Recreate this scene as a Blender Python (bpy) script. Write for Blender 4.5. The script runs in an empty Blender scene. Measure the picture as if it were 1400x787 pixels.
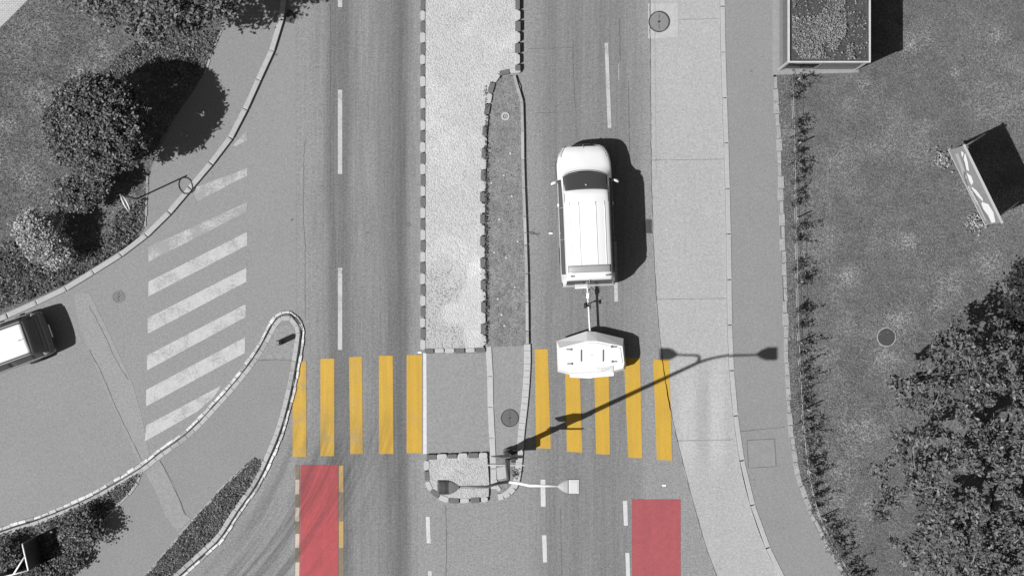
import bpy, bmesh, math, random
import numpy as np
from mathutils import Vector, Matrix
random.seed(7); rng = np.random.default_rng(7)
R = math.radians
scene = bpy.context.scene
COL = scene.collection

# ------------------------------------------------------------------ camera, world, sun, exposure
CAM_H = 55.0            # drone height above the road
PPM = 39.0              # photo pixels per metre on the ground
cam_d = bpy.data.cameras.new('camera'); cam = bpy.data.objects.new('camera', cam_d)
COL.objects.link(cam); cam.location = (0, 0, CAM_H); cam.rotation_euler = (0, 0, 0)
cam_d.sensor_width = 36; cam_d.lens = 36 * CAM_H / (1400 / PPM)
cam_d.clip_start = 0.5; cam_d.clip_end = 2000
scene.camera = cam

SUNV = Vector((0.74, 0.344, -1.0)).normalized()       # direction the light travels
elev = math.asin(-SUNV.z); azim = math.atan2(-SUNV.x, -SUNV.y)
world = bpy.data.worlds.new("World"); scene.world = world; world.use_nodes = True
nt = world.node_tree; bgn = nt.nodes['Background']
sky = nt.nodes.new('ShaderNodeTexSky'); sky.sky_type = 'NISHITA'; sky.sun_disc = False
sky.sun_elevation = elev; sky.sun_rotation = azim
bw = nt.nodes.new('ShaderNodeRGBToBW')
nt.links.new(sky.outputs[0], bw.inputs[0]); nt.links.new(bw.outputs[0], bgn.inputs[0])
bgn.inputs[1].default_value = 0.05
sd = bpy.data.lights.new('sun', 'SUN'); sd.energy = 4.4; sd.angle = R(0.5); sd.color = (1, 1, 1)
sun = bpy.data.objects.new('sun', sd); COL.objects.link(sun)
sun.rotation_euler = SUNV.to_track_quat('-Z', 'Y').to_euler(); sun.location = (-30, -14, 40)
scene.view_settings.view_transform = 'Standard'; scene.view_settings.look = 'None'
scene.view_settings.gamma = 1; scene.view_settings.use_curve_mapping = False
scene.view_settings.exposure = 0.85
scene.render.engine = 'CYCLES'; scene.cycles.max_bounces = 6; scene.cycles.transparent_max_bounces = 12

# ------------------------------------------------------------------ helpers
def g(px, py, z=0.0):
    """point of the plan (survey taken in photo pixels at ground level) in metres"""
    return Vector(((px - 700) / PPM, (393.5 - py) / PPM, z))
def gh(px, py, z):
    """plan position of a thing whose top, z metres up, is seen at px, py"""
    s = (CAM_H - z) / CAM_H / PPM
    return Vector(((px - 700) * s, (393.5 - py) * s, z))
def lin(v):
    v = v / 255.0
    return v / 12.92 if v <= 0.04045 else ((v + 0.055) / 1.055) ** 2.4

def tag(o, label=None, cat=None, group=None, kind=None):
    if label: o['label'] = label
    if cat: o['category'] = cat
    if group: o['group'] = group
    if kind: o['kind'] = kind
    return o
def empty(name, loc=(0, 0, 0), rz=0):
    o = bpy.data.objects.new(name, None); COL.objects.link(o)
    o.location = loc; o.rotation_euler = (0, 0, rz); o.empty_display_size = .2
    return o
def link(name, bm, mats, parent=None, smooth=False):
    me = bpy.data.meshes.new(name); bm.to_mesh(me); bm.free()
    if not isinstance(mats, (list, tuple)): mats = [mats]
    for m in mats: me.materials.append(m)
    if smooth: me.polygons.foreach_set('use_smooth', [True] * len(me.polygons))
    o = bpy.data.objects.new(name, me); COL.objects.link(o)
    if parent: o.parent = parent
    return o
def copy_tree(o, parent=None):
    c = o.copy(); COL.objects.link(c)
    if parent: c.parent = parent
    for ch in list(o.children): copy_tree(ch, c)
    return c
def box(bm, c, s, rot=None, mi=0, bev=0):
    t = bmesh.new(); bmesh.ops.create_cube(t, size=1)
    bmesh.ops.scale(t, vec=s, verts=t.verts)
    if bev: bmesh.ops.bevel(t, geom=list(t.edges), offset=bev, segments=2, affect='EDGES', profile=.5)
    M = Matrix.Translation(Vector(c))
    if rot is not None: M = M @ rot
    bmesh.ops.transform(t, matrix=M, verts=t.verts)
    for f in t.faces: f.material_index = mi
    tm = bpy.data.meshes.new('t'); t.to_mesh(tm); t.free(); bm.from_mesh(tm); bpy.data.meshes.remove(tm)
def cyl(bm, p0, p1, r0, r1=None, n=16, mi=0, caps=True):
    if r1 is None: r1 = r0
    p0 = Vector(p0); p1 = Vector(p1); d = (p1 - p0)
    q = d.to_track_quat('Z', 'Y').to_matrix()
    a = []; b = []
    for i in range(n):
        t = 2 * math.pi * i / n; v = q @ Vector((math.cos(t), math.sin(t), 0))
        a.append(bm.verts.new(p0 + v * r0)); b.append(bm.verts.new(p1 + v * r1))
    for i in range(n):
        f = bm.faces.new((a[i], a[(i + 1) % n], b[(i + 1) % n], b[i])); f.material_index = mi; f.smooth = True
    if caps:
        bm.faces.new(a[::-1]).material_index = mi; bm.faces.new(b).material_index = mi
def tube(bm, pts, r, n=8, mi=0):
    """r: number or list"""
    pts = [Vector(p) for p in pts]; rs = r if isinstance(r, (list, tuple)) else [r] * len(pts)
    rings = []
    for i, p in enumerate(pts):
        d = (pts[min(i + 1, len(pts) - 1)] - pts[max(i - 1, 0)]).normalized()
        q = d.to_track_quat('Z', 'Y').to_matrix()
        rings.append([bm.verts.new(p + q @ Vector((math.cos(2 * math.pi * k / n), math.sin(2 * math.pi * k / n), 0)) * rs[i]) for k in range(n)])
    for a, b in zip(rings, rings[1:]):
        # align b to a
        off = min(range(n), key=lambda o: (b[o].co - pts[0] - (a[0].co - pts[0])).length)
        b2 = b[off:] + b[:off]; b[:] = b2
        for k in range(n):
            f = bm.faces.new((a[k], a[(k + 1) % n], b[(k + 1) % n], b[k])); f.material_index = mi; f.smooth = True
    bm.faces.new(rings[0][::-1]).material_index = mi; bm.faces.new(rings[-1]).material_index = mi
def prism(bm, pts, z0, z1, mi=0, mi_side=None):
    """pts: 2D list (metres)"""
    lo = [bm.verts.new((p[0], p[1], z0)) for p in pts]; hi = [bm.verts.new((p[0], p[1], z1)) for p in pts]
    n = len(pts)
    area = sum(pts[i][0] * pts[(i + 1) % n][1] - pts[(i + 1) % n][0] * pts[i][1] for i in range(n))
    if area < 0: lo.reverse(); hi.reverse()
    bm.faces.new(hi).material_index = mi
    bm.faces.new(lo[::-1]).material_index = mi
    for i in range(n):
        bm.faces.new((lo[i], lo[(i + 1) % n], hi[(i + 1) % n], hi[i])).material_index = mi if mi_side is None else mi_side
def smooth_path(pts, seg=6, closed=False):
    P = [Vector((p[0], p[1])) for p in pts]; out = []
    n = len(P)
    for i in range(n if closed else n - 1):
        p1, p2 = P[i], P[(i + 1) % n]
        p0 = P[(i - 1) % n] if closed or i > 0 else p1 * 2 - p2
        p3 = P[(i + 2) % n] if closed or i < n - 2 else p2 * 2 - p1
        for k in range(seg):
            t = k / seg
            out.append(.5 * ((2 * p1) + (p2 - p0) * t + (2 * p0 - 5 * p1 + 4 * p2 - p3) * t * t + (-p0 + 3 * p1 - 3 * p2 + p3) * t ** 3))
    if not closed: out.append(P[-1])
    return out
def M2(pts): return [((x - 700) / PPM, (393.5 - y) / PPM) for x, y in pts]
def sheet(name, px, z, m, label=None, cat=None, group=None, kind='structure', parent=None):
    bm = bmesh.new(); v = [bm.verts.new((x, y, z)) for x, y in M2(px)]
    f = bm.faces.new(v)
    bm.normal_update()
    if f.normal.z < 0: f.normal_flip()
    bmesh.ops.triangulate(bm, faces=[f], ngon_method='EAR_CLIP')
    return tag(link(name, bm, m, parent), label, cat, group, kind)
def ragged(px, amp=3, step=5):
    P = [Vector(p) for p in px] + [Vector(px[0])]; q = resample(P, step)
    return [(p.x + random.uniform(-amp, amp), p.y + random.uniform(-amp, amp)) for p in q]
def slab(name, px, z0, z1, m, label=None, cat=None, group=None, kind='structure'):
    bm = bmesh.new(); prism(bm, M2(px), z0, z1); bm.normal_update()
    bmesh.ops.triangulate(bm, faces=[f for f in bm.faces if len(f.verts) > 4], ngon_method='EAR_CLIP')
    return tag(link(name, bm, m), label, cat, group, kind)
def resample(path, step):
    """path: px Vectors; walk and give points at every step px"""
    out = [path[0].copy()]; acc = 0; need = step
    for a, b in zip(path, path[1:]):
        L = (b - a).length; t = 0
        while L - t > need - 1e-9:
            t += need; out.append(a + (b - a) * (t / L)); need = step
        need -= (L - t)
    return out
def kerb(name, px, w, z0, z1, mats, stone, gap=.012, label=None, smooth=True, rnd=False, jitter=0, pattern=None, kind='structure', cat='kerb'):
    """row of kerb stones along a path, w and stone in photo px"""
    path = smooth_path(px, 8) if smooth else [Vector(p) for p in px]
    gap0 = gap; bm = bmesh.new(); pts = resample(path, stone)
    if (path[-1] - pts[-1]).length > stone * .3: pts.append(path[-1])
    for i, (a, b) in enumerate(zip(pts, pts[1:])):
        A = Vector(M2([a])[0]); B = Vector(M2([b])[0]); d = (B - A); L = d.length; d.normalize(); nrm = Vector((-d.y, d.x))
        mi = pattern[i % len(pattern)] if pattern else 0
        hw = w / PPM / 2 * (1 + random.uniform(-jitter, jitter) * 1.3); gap = gap0 * random.uniform(.5, 2.2) + (random.uniform(0, .04) if rnd else 0); A2 = A + d * gap * .5; L2 = L - gap
        off = nrm * random.uniform(-jitter, jitter) * .1
        if rnd:
            c = min(hw * .7, L2 * .3)
            if mi == 0 and pattern: c *= .35
            poly = []
            if mi == 1:   # double-lobed light stone
                for s in (0, 1):
                    pass
            for (u, v) in [(c, -hw), (L2 - c, -hw), (L2 - c * .3, -hw + c * .3), (L2, -hw + c), (L2, hw - c), (L2 - c * .3, hw - c * .3), (L2 - c, hw), (c, hw), (c * .3, hw - c * .3), (0, hw - c), (0, -hw + c), (c * .3, -hw + c * .3)]:
                p = A2 + d * u + nrm * v + off; poly.append((p.x, p.y))
        else:
            poly = [tuple(A2 + d * u + nrm * v + off) for u, v in [(0, -hw), (L2, -hw), (L2, hw), (0, hw)]]
        zt = z1 + random.uniform(-jitter, jitter) * .02
        cx = sum(p[0] for p in poly) / len(poly); cy = sum(p[1] for p in poly) / len(poly)
        inner = [(cx + (x - cx) * .9, cy + (y - cy) * .88) for x, y in poly]
        lo = [bm.verts.new((x, y, z0)) for x, y in poly]; mid = [bm.verts.new((x, y, zt - .012)) for x, y in poly]; hi = [bm.verts.new((x, y, zt)) for x, y in inner]
        n = len(poly)
        for q in range(n):
            bm.faces.new((lo[q], lo[(q + 1) % n], mid[(q + 1) % n], mid[q])).material_index = mi
            bm.faces.new((mid[q], mid[(q + 1) % n], hi[(q + 1) % n], hi[q])).material_index = mi
        bm.faces.new(hi).material_index = mi
    return tag(link(name, bm, mats), label, cat, None, kind)
def ribbon(name, px, w, z, m, label, smooth=True, cat='seam', jit=0.0, kind='structure'):
    """thin crack or joint sheet, px width"""
    path = smooth_path(px, 6) if smooth else [Vector(p) for p in px]
    if jit:
        path = resample(path, 6); path = [p + Vector((random.uniform(-jit, jit), random.uniform(-jit, jit))) for p in path]
    bm = bmesh.new(); prev = None
    for i, p in enumerate(path):
        a = path[max(0, i - 1)]; b = path[min(len(path) - 1, i + 1)]; d = (b - a).normalized(); n = Vector((-d.y, d.x))
        ww = w * (random.uniform(.5, 1.2) if jit else 1)
        l = bm.verts.new(g(*(p + n * ww / 2), z)); r = bm.verts.new(g(*(p - n * ww / 2), z))
        if prev: bm.faces.new((prev[0], prev[1], r, l))
        prev = (l, r)
    bm.normal_update()
    for f in bm.faces:
        if f.normal.z < 0: f.normal_flip()
    return tag(link(name, bm, m), label, cat, None, kind)

# ------------------------------------------------------------------ materials
class NT:
    def __init__(s, name):
        s.m = bpy.data.materials.new(name); s.m.use_nodes = True; s.t = s.m.node_tree
        s.b = s.t.nodes['Principled BSDF']
    def n(s, k, **kw):
        x = s.t.nodes.new(k)
        for a, v in kw.items(): setattr(x, a, v)
        return x
    def l(s, a, b): s.t.links.new(a, b)
    def put(s, v, sock):
        if isinstance(v, (int, float)): sock.default_value = v
        else: s.l(v, sock)
    def math(s, op, a, b=0.0, c=0.0, clamp=False):
        x = s.n('ShaderNodeMath', operation=op, use_clamp=clamp)
        s.put(a, x.inputs[0]); s.put(b, x.inputs[1]); s.put(c, x.inputs[2]); return x.outputs[0]
    def coord(s, scale=(1, 1, 1)):
        tc = s.n('ShaderNodeTexCoord'); mp = s.n('ShaderNodeMapping'); mp.inputs['Scale'].default_value = scale
        s.l(tc.outputs['Object'], mp.inputs[0]); return mp.outputs[0]
    def noise(s, scale, detail=4, rough=.6, vec=None, stretch=None):
        x = s.n('ShaderNodeTexNoise'); x.inputs['Scale'].default_value = scale; x.inputs['Detail'].default_value = detail; x.inputs['Roughness'].default_value = rough
        s.l(vec if vec is not None else s.coord(stretch or (1, 1, 1)), x.inputs['Vector']); return x.outputs['Fac']
    def ramp(s, fac, stops, interp='LINEAR'):
        x = s.n('ShaderNodeValToRGB'); e = x.color_ramp.elements; x.color_ramp.interpolation = interp
        while len(e) > 1: e.remove(e[-1])
        for i, (p, v) in enumerate(stops):
            q = e[0] if i == 0 else e.new(p)
            q.position = p; q.color = (v, v, v, 1)
        s.l(fac, x.inputs[0]); return x.outputs[0]
    def xy(s):
        tc = s.n('ShaderNodeTexCoord'); sp = s.n('ShaderNodeSeparateXYZ'); s.l(tc.outputs['Object'], sp.inputs[0])
        return sp.outputs[0], sp.outputs[1]
    def vary(s, amps):
        """1 + sum amp*(noise-.5)*2 ; amps: (scale, amp, stretch?)"""
        tot = 1.0
        for a in amps:
            nz = s.noise(a[0], 5 if a[0] < 5 else 2, .65, stretch=a[2] if len(a) > 2 else None)
            nz = s.math('MULTIPLY_ADD', nz, 2 * a[1] * 2, 1 - a[1] * 2)  # noise sits near .5
            tot = s.math('MULTIPLY', nz, tot)
        return tot
    def colour(s, rgb, mul):
        c = s.n('ShaderNodeVectorMath', operation='SCALE'); c.inputs[0].default_value = rgb
        s.put(mul, c.inputs['Scale']); return c.outputs[0]
    def bump(s, h, dist, strength=1):
        b = s.n('ShaderNodeBump'); b.inputs['Distance'].default_value = dist; b.inputs['Strength'].default_value = strength
        s.l(h, b.inputs['Height']); s.l(b.outputs[0], s.b.inputs['Normal'])
def mat(name, col, rough=.8, amps=(), bump=None, metal=0, spec=.3, coat=0):
    if isinstance(col, (int, float)): col = (col, col, col)
    s = NT(name); s.b.inputs['Roughness'].default_value = rough; s.b.inputs['Metallic'].default_value = metal
    s.b.inputs['Specular IOR Level'].default_value = spec
    if coat: s.b.inputs['Coat Weight'].default_value = coat; s.b.inputs['Coat Roughness'].default_value = .06
    if amps: s.l(s.colour(col, s.vary(amps)), s.b.inputs['Base Color'])
    else: s.b.inputs['Base Color'].default_value = (*col, 1)
    if bump: s.bump(s.noise(bump[0], 3), bump[1])
    return s.m

def pxnorm(s, x, a, b):   # metres -> 0..1 between photo columns a and b
    xa = (a - 700) / PPM; xb = (b - 700) / PPM
    return s.math('DIVIDE', s.math('SUBTRACT', x, xa), xb - xa, clamp=True)
def skid(s):
    """multiplier with the curved tyre marks of cars turning out of the side road"""
    x, y = s.xy()
    yp = s.math('MAXIMUM', s.math('SUBTRACT', -2.7, y), 0.0)           # metres below py 500
    u = s.math('ADD', x, s.math('MULTIPLY', s.math('MULTIPLY', yp, yp), .0585))
    cv = s.n('ShaderNodeCombineXYZ'); s.l(u, cv.inputs[0]); s.l(s.math('MULTIPLY', y, .06), cv.inputs[1])
    st = s.noise(2.8, 6, .66, vec=cv.outputs[0])
    st = s.ramp(st, [(0, 1), (.42, .9), (.62, 0), (1, 0)])
    mask = s.ramp(s.math('DIVIDE', yp, 5.0, clamp=True), [(0, 0), (.3, .12), (.55, .8), (.9, 1)])
    band = s.ramp(pxnorm(s, u, 380, 600), [(0, 0), (.15, .55), (.35, 1), (.68, 1), (.82, .3), (1, 0)])
    amt = s.math('MULTIPLY', s.math('MULTIPLY', mask, band), .5)
    return s.math('SUBTRACT', 1, s.math('MULTIPLY', amt, s.math('SUBTRACT', 1, st)))
def road_mul(s):
    x, y = s.xy()
    # worn lanes: tone across the road (photo column, grey value)
    stops = [(340, 160), (400, 160), (424, 157), (444, 148), (450, 132), (455, 128), (474, 128), (480, 140), (492, 148), (506, 150),
             (522, 142), (534, 131), (546, 120), (554, 124), (561, 148), (576, 160), (640, 160), (722, 157), (738, 150), (752, 139),
             (770, 143), (788, 138), (806, 144), (826, 138), (846, 140), (862, 146), (876, 150), (884, 158), (1000, 160)]
    base = lin(160)
    wob = s.math('MULTIPLY', s.math('SUBTRACT', s.noise(.12, 2), .5), .35)
    f = pxnorm(s, s.math('ADD', x, wob), 340, 1000)
    r = s.ramp(f, [((p - 340) / 660, lin(v) / base) for p, v in stops])
    streak = s.vary([(1.0, .12, (5, .16, 1)), (1.0, .17, (14, .3, 1)), (.5, .05), (1.0, .06, (2, .4, 1))])
    inlane = s.ramp(f, [(0, .12), (.1, .3), (.17, 1), (.34, 1), (.36, .25), (.58, .3), (.62, .8), (.8, .8), (.83, .3), (1, .2)])
    st = s.math('ADD', s.math('MULTIPLY', s.math('SUBTRACT', streak, 1), inlane), 1)
    return s.math('MULTIPLY', s.math('MULTIPLY', r, st), skid(s))
GRAIN = [(20, .34), (9, .14), (3, .05), (.35, .04)]
K = .158
def asphalt(name, tone=1.0, lanes=True, amps=GRAIN):
    s = NT(name); v = s.vary(amps)
    if lanes: v = s.math('MULTIPLY', v, road_mul(s))
    if not lanes and tone == 1.0: v = s.math('MULTIPLY', v, skid(s))
    s.l(s.colour((K * tone,) * 3, v), s.b.inputs['Base Color'])
    s.b.inputs['Roughness'].default_value = .9; s.b.inputs['Specular IOR Level'].default_value = .2
    s.bump(s.noise(45, 3), .006); return s.m
M_ROAD = asphalt('road_asphalt')
M_SIDE = asphalt('side_road_asphalt', 1.0, False, [(20, .2), (9, .09), (3, .03), (.35, .04)])
M_PAVE = asphalt('pavement_asphalt', .95, False, [(20, .2), (9, .07), (1.5, .03), (.5, .03)])
M_PATCH = asphalt('patched_asphalt', 1.1, False, [(14, .16), (27, .14), (1, .05)])
M_REFUGE = asphalt('refuge_asphalt', 1.04, False, [(20, .2), (9, .08), (.6, .03)])
M_SEAM = mat('bitumen_seam', .075, .7, [(3, .3)])
M_SEAMW = mat('pale_seam', .2, .8, [(3, .3)])
M_DARKSEAM = mat('open_joint', .03, .9)
def concrete_lane():
    s = NT('lane_concrete'); v = s.vary([(20, .24), (9, .11), (.6, .035), (2.4, .02), (1, .04, (1.5, .2, 1))])
    x, y = s.xy()
    b = s.ramp(pxnorm(s, x, 880, 1080), [(0, 1), (.22, 1), (.27, 1.16), (.33, 1.16), (.38, .93), (.43, .92), (.47, 1.14), (.53, 1.14), (.58, 1), (1, 1)])
    yy = s.math('DIVIDE', s.math('ADD', y, 7.0), 5.0, clamp=True)     # photo rows 470..665
    mk = s.ramp(yy, [(0, 0), (.25, .9), (.6, 1), (1, 0)])
    v = s.math('MULTIPLY', v, s.math('ADD', s.math('MULTIPLY', s.math('SUBTRACT', b, 1), mk), 1))
    s.l(s.colour((.218,) * 3, v), s.b.inputs['Base Color']); s.b.inputs['Roughness'].default_value = .85
    s.bump(s.noise(40, 3), .004); return s.m
M_CONC = concrete_lane()
M_KERB = mat('kerb_concrete', .245, .8, [(9, .1), (30, .06), (1, .05)], (30, .004))
M_KERB_GREY = mat('kerb_grey_stone', .082, .8, [(9, .12), (30, .08)], (30, .006))
M_KERB_LIGHT = mat('kerb_light_stone', .275, .8, [(9, .08), (30, .06)], (30, .006))
M_KERB_WORN = mat('kerb_weathered', .2, .85, [(7, .2), (26, .15)], (26, .008))
def zones(s, spots, wobble=1.4, scale=1.3):
    """0..1 ragged zones where something happened to the surface"""
    x, y = s.xy(); tot = 0.0
    wob = s.math('MULTIPLY_ADD', s.noise(scale, 5, .7), 2 * wobble, -wobble)
    for px, py, rx, ry in spots:
        dx = s.math('DIVIDE', s.math('SUBTRACT', x, (px - 700) / PPM), rx / PPM); dy = s.math('DIVIDE', s.math('SUBTRACT', y, (393.5 - py) / PPM), ry / PPM)
        d = s.math('SQRT', s.math('ADD', s.math('MULTIPLY', dx, dx), s.math('MULTIPLY', dy, dy)))
        tot = s.math('MAXIMUM', tot, s.math('MULTIPLY', s.math('SUBTRACT', 1.25, s.math('ADD', d, wob)), 2.2, clamp=True))
    return tot
def pebble_mat(name, base, contrast, light_corner=False, bare=(), mortar=()):
    s = NT(name); vo = s.n('ShaderNodeTexVoronoi'); vo.inputs['Scale'].default_value = 21; s.l(s.coord(), vo.inputs['Vector'])
    gap = s.ramp(vo.outputs['Distance'], [(0, 0), (.45, 0), (.75, 1), (1, 1.3)])
    con = contrast
    if bare: con = s.math('MULTIPLY_ADD', zones(s, bare, .5), contrast * .8, contrast)
    if mortar:
        mo = zones(s, mortar, .9); con = s.math('MULTIPLY', con, s.math('SUBTRACT', 1.05, mo))
    gap = s.math('SUBTRACT', 1, s.math('MULTIPLY', gap, con))
    sp = s.n('ShaderNodeSeparateColor'); s.l(vo.outputs['Color'], sp.inputs[0])
    per = s.math('MULTIPLY_ADD', sp.outputs[0], .2, .9)
    v = s.math('MULTIPLY', s.math('MULTIPLY', gap, per), s.vary([(.45, .05), (2.5, .05), (20, .1)]))
    if bare: v = s.math('MULTIPLY', v, s.math('MULTIPLY_ADD', zones(s, bare, .5), -.07, 1))
    if mortar: v = s.math('MULTIPLY', v, s.math('MULTIPLY_ADD', mo, .12, 1))
    if light_corner:
        v = s.math('MULTIPLY', v, s.ramp(s.noise(.55, 5, .6), [(0, .95), (.52, .96), (.56, 1.04), (1, 1.06)]))
    s.l(s.colour((base,) * 3, v), s.b.inputs['Base Color']); s.b.inputs['Roughness'].default_value = .85
    inv = s.math('SUBTRACT', 1, vo.outputs['Distance']); s.bump(inv, .018); return s.m
M_PEBBLE = pebble_mat('pebble_paving', .315, .2, True, [(612, 428, 46, 62), (600, 400, 30, 36), (625, 445, 40, 36)], [(650, 380, 12, 28), (645, 412, 22, 26), (630, 428, 28, 16), (648, 450, 14, 28)])
M_MORTAR = mat('fresh_mortar', .345, .9, [(3, .06), (20, .1), (27, .08)])
def paint(name, rgb, wear=.35, under=K * .9, amount=.5, sk=False, fine=14, amps=((20, .10), (1.2, .06), (5, .08))):
    s = NT(name); f = s.noise(fine, 6, .75)
    big = s.noise(1.6, 3, .6)
    t = s.math('ADD', s.math('MULTIPLY', f, .55), s.math('MULTIPLY', big, .45))
    k = s.ramp(t, [(0, 1), (max(0, wear - .05), 1), (wear + .07, 0), (1, 0)])
    k = s.math('MULTIPLY', k, amount)
    mul = s.vary(list(amps))
    if sk: mul = s.math('MULTIPLY', mul, skid(s))
    mix = s.n('ShaderNodeMix', data_type='RGBA'); s.l(k, mix.inputs[0])
    s.l(s.colour(rgb, mul), mix.inputs[6]); mix.inputs[7].default_value = (under, under, under, 1)
    s.l(mix.outputs[2], s.b.inputs['Base Color']); s.b.inputs['Roughness'].default_value = .75; s.bump(s.noise(45, 3), .003)
    return s.m
M_WHITE = paint('white_road_paint', (.33,) * 3, .38, amount=.7)
M_WHITE_WORN = paint('worn_white_road_paint', (.275,) * 3, .44, amount=.8)
M_WHITE_FADED = paint('faded_white_road_paint', (.27,) * 3, .52, K, .95)
M_WHITE_BRIGHT = paint('bright_white_paint', (.36,) * 3, .36, amount=.6)
M_CHIP = paint('chipped_kerb_paint', (.42,) * 3, .47, .2, .8, fine=9)
M_YELLOW = paint('yellow_road_paint', (.305, .182, .012), .38, amount=.38, sk=True, amps=((20, .10), (1.2, .06), (1.0, .12, (6, .25, 1))))
M_YELLOW_OLD = paint('worn_yellow_road_paint', (.305, .184, .014), .43, .12, .5, sk=True, amps=((20, .10), (1.2, .08), (1.0, .16, (6, .25, 1))))
M_YELLOW_EDGE = paint('old_yellow_road_paint', (.27, .18, .06), .4, amount=.5, sk=True)
M_RED = paint('red_road_surface', (.236, .030, .035), .36, .06, .4, sk=True, amps=((20, .14), (1.2, .08), (5, .08), (1.0, .1, (4, .3, 1))))
M_RED2 = paint('plain_red_road_surface', (.196, .036, .042), .34, .06, .35, amps=((20, .14), (.9, .08), (5, .08), (1.0, .08, (4, .3, 1))))
M_BROWN = paint('brownish_underpaint', (.115, .09, .06), .3, amount=.4, sk=True)
M_PINK = paint('faded_pinkish_paint', (.34, .27, .22), .36, amount=.4, sk=True)
SPOTS_R = [(1360, 48, 17), (1230, 440, 26), (1298, 385, 26), (1282, 418, 16), (1255, 525, 22), (1175, 590, 36), (1150, 645, 20), (1288, 217, 9), (1332, 304, 10), (1180, 117, 14), (1350, 360, 24), (1210, 490, 26), (1185, 690, 20), (1110, 690, 24), (1305, 100, 12), (1240, 60, 22), (1240, 330, 16), (1160, 380, 20)]
SPOTS_L = [(60, 130, 30), (40, 240, 26), (115, 100, 30), (10, 170, 18), (140, 70, 20)]
def turf(name, base, pale, spots):
    s = NT(name); x, y = s.xy(); tot = 0.0
    wob = s.math('MULTIPLY_ADD', s.noise(1.1, 4, .7), 1.6, -.8)
    for px, py, r in spots:
        dx = s.math('SUBTRACT', x, (px - 700) / PPM); dy = s.math('SUBTRACT', y, (393.5 - py) / PPM)
        d = s.math('SQRT', s.math('ADD', s.math('MULTIPLY', dx, dx), s.math('MULTIPLY', dy, dy)))
        tot = s.math('MAXIMUM', tot, s.math('SUBTRACT', 1.15, s.math('ADD', s.math('DIVIDE', d, r / PPM), wob), clamp=True))
    v = s.vary([(.3, .12), (1.3, .16), (5, .16), (12, .3), (22, .4)])
    gen = s.ramp(s.noise(.5, 3), [(0, 0), (.48, .15), (.64, .7), (1, 1)])
    area = s.math('MAXIMUM', s.math('MULTIPLY', gen, .65), tot)
    p = s.math('MULTIPLY', area, s.ramp(s.noise(11, 5, .75), [(0, 0), (.44, .1), (.58, 1), (1, 1)]))
    v = s.math('MULTIPLY', v, s.math('ADD', 1, s.math('MULTIPLY', p, pale)))
    s.l(s.colour((base,) * 3, v), s.b.inputs['Base Color']); s.b.inputs['Roughness'].default_value = .95
    s.b.inputs['Specular IOR Level'].default_value = .1; s.bump(s.noise(20, 4, .7), .04); return s.m
M_TURF = turf('turf', .084, 1.6, SPOTS_R)
M_TURF_LEFT = turf('turf_left', .09, 1.3, SPOTS_L)
M_SOIL = mat('soil', .06, .95, [(3, .2), (20, .25)], (15, .03))
M_SOIL_GREY = mat('mossy_soil', .125, .95, [(1.6, .22), (6, .2), (14, .3), (22, .3)], (18, .02))
def leafm(name, v, amp=.3):
    s = NT(name); w = s.vary([(3, amp), (22, amp * .8)])
    s.l(s.colour((v,) * 3, w), s.b.inputs['Base Color']); s.b.inputs['Roughness'].default_value = .55; s.b.inputs['Specular IOR Level'].default_value = .35
    return s.m
M_LEAF = leafm('leaf_mid', .092); M_LEAF_D = leafm('leaf_dark', .05); M_LEAF_P = leafm('leaf_pale', .25, .25)
M_LEAF_T = leafm('leaf_olive', .085); M_BLADE = leafm('grass_blade', .12, .35); M_BLADE_D = leafm('grass_blade_dark', .05)
M_DRY = leafm('dry_grass', .165, .2); M_SEDUM = leafm('sedum', .17, .3)
M_BARK = mat('bark', .09, .9, [(8, .3)], (20, .01)); M_BARK_D = mat('dark_bark', .06, .9, [(8, .3)])
M_CAR_WHITE = mat('white_car_paint', .5, .28, (), None, 0, .5, .6)
M_CAR_DARK = mat('dark_car_paint', .035, .4, (), None, .1, .5, .5)
M_GLASS = mat('dark_car_glass', .045, .18, (), None, 0, .5)
M_BLACK = mat('black_plastic', .018, .6); M_RUBBER = mat('rubber', .02, .8)
M_CHROME = mat('bright_trim', .45, .3, (), None, .7); M_GREYP = mat('grey_panel', .28, .5)
M_SILVER = mat('galvanised_steel', .42, .45, [(12, .06)], None, .4); M_POLE = mat('grey_pole_paint', .1, .5, [(10, .08)])
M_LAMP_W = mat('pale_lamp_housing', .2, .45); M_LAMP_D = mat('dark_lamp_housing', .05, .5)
M_TRAILER = mat('white_trailer_skin', .5, .35, [(2, .01)]); M_TRAILER2 = mat('trailer_trim', .5, .4)
M_LIGHT_RED = mat('red_lens', .08, .2); M_LENS = mat('clear_lens', .3, .1)
M_IRON = mat('cast_iron', .13, .6, [(20, .2)], (25, .01)); M_IRON_D = mat('dark_grate', .03, .6)
M_CONCRETE = mat('concrete', .26, .85, [(6, .1), (30, .08)], (25, .006))
M_RIM = mat('pale_metal_rim', .36, .45, [(5, .1)], None, .1)
M_PLATE = mat('number_plate', .7, .5); M_SIGNBACK = mat('sign_back', .09, .5); M_SIGNFACE = mat('sign_face', .6, .5)
def clear_glass():
    s = NT('clear_glass'); tr = s.n('ShaderNodeBsdfTransparent'); tr.inputs[0].default_value = (.86, .86, .86, 1)
    gl = s.n('ShaderNodeBsdfGlossy'); gl.inputs['Roughness'].default_value = .05; mx = s.n('ShaderNodeMixShader'); mx.inputs[0].default_value = .1
    s.l(tr.outputs[0], mx.inputs[1]); s.l(gl.outputs[0], mx.inputs[2]); s.l(mx.outputs[0], s.t.nodes['Material Output'].inputs[0]); return s.m
M_CLEAR = clear_glass()
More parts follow.
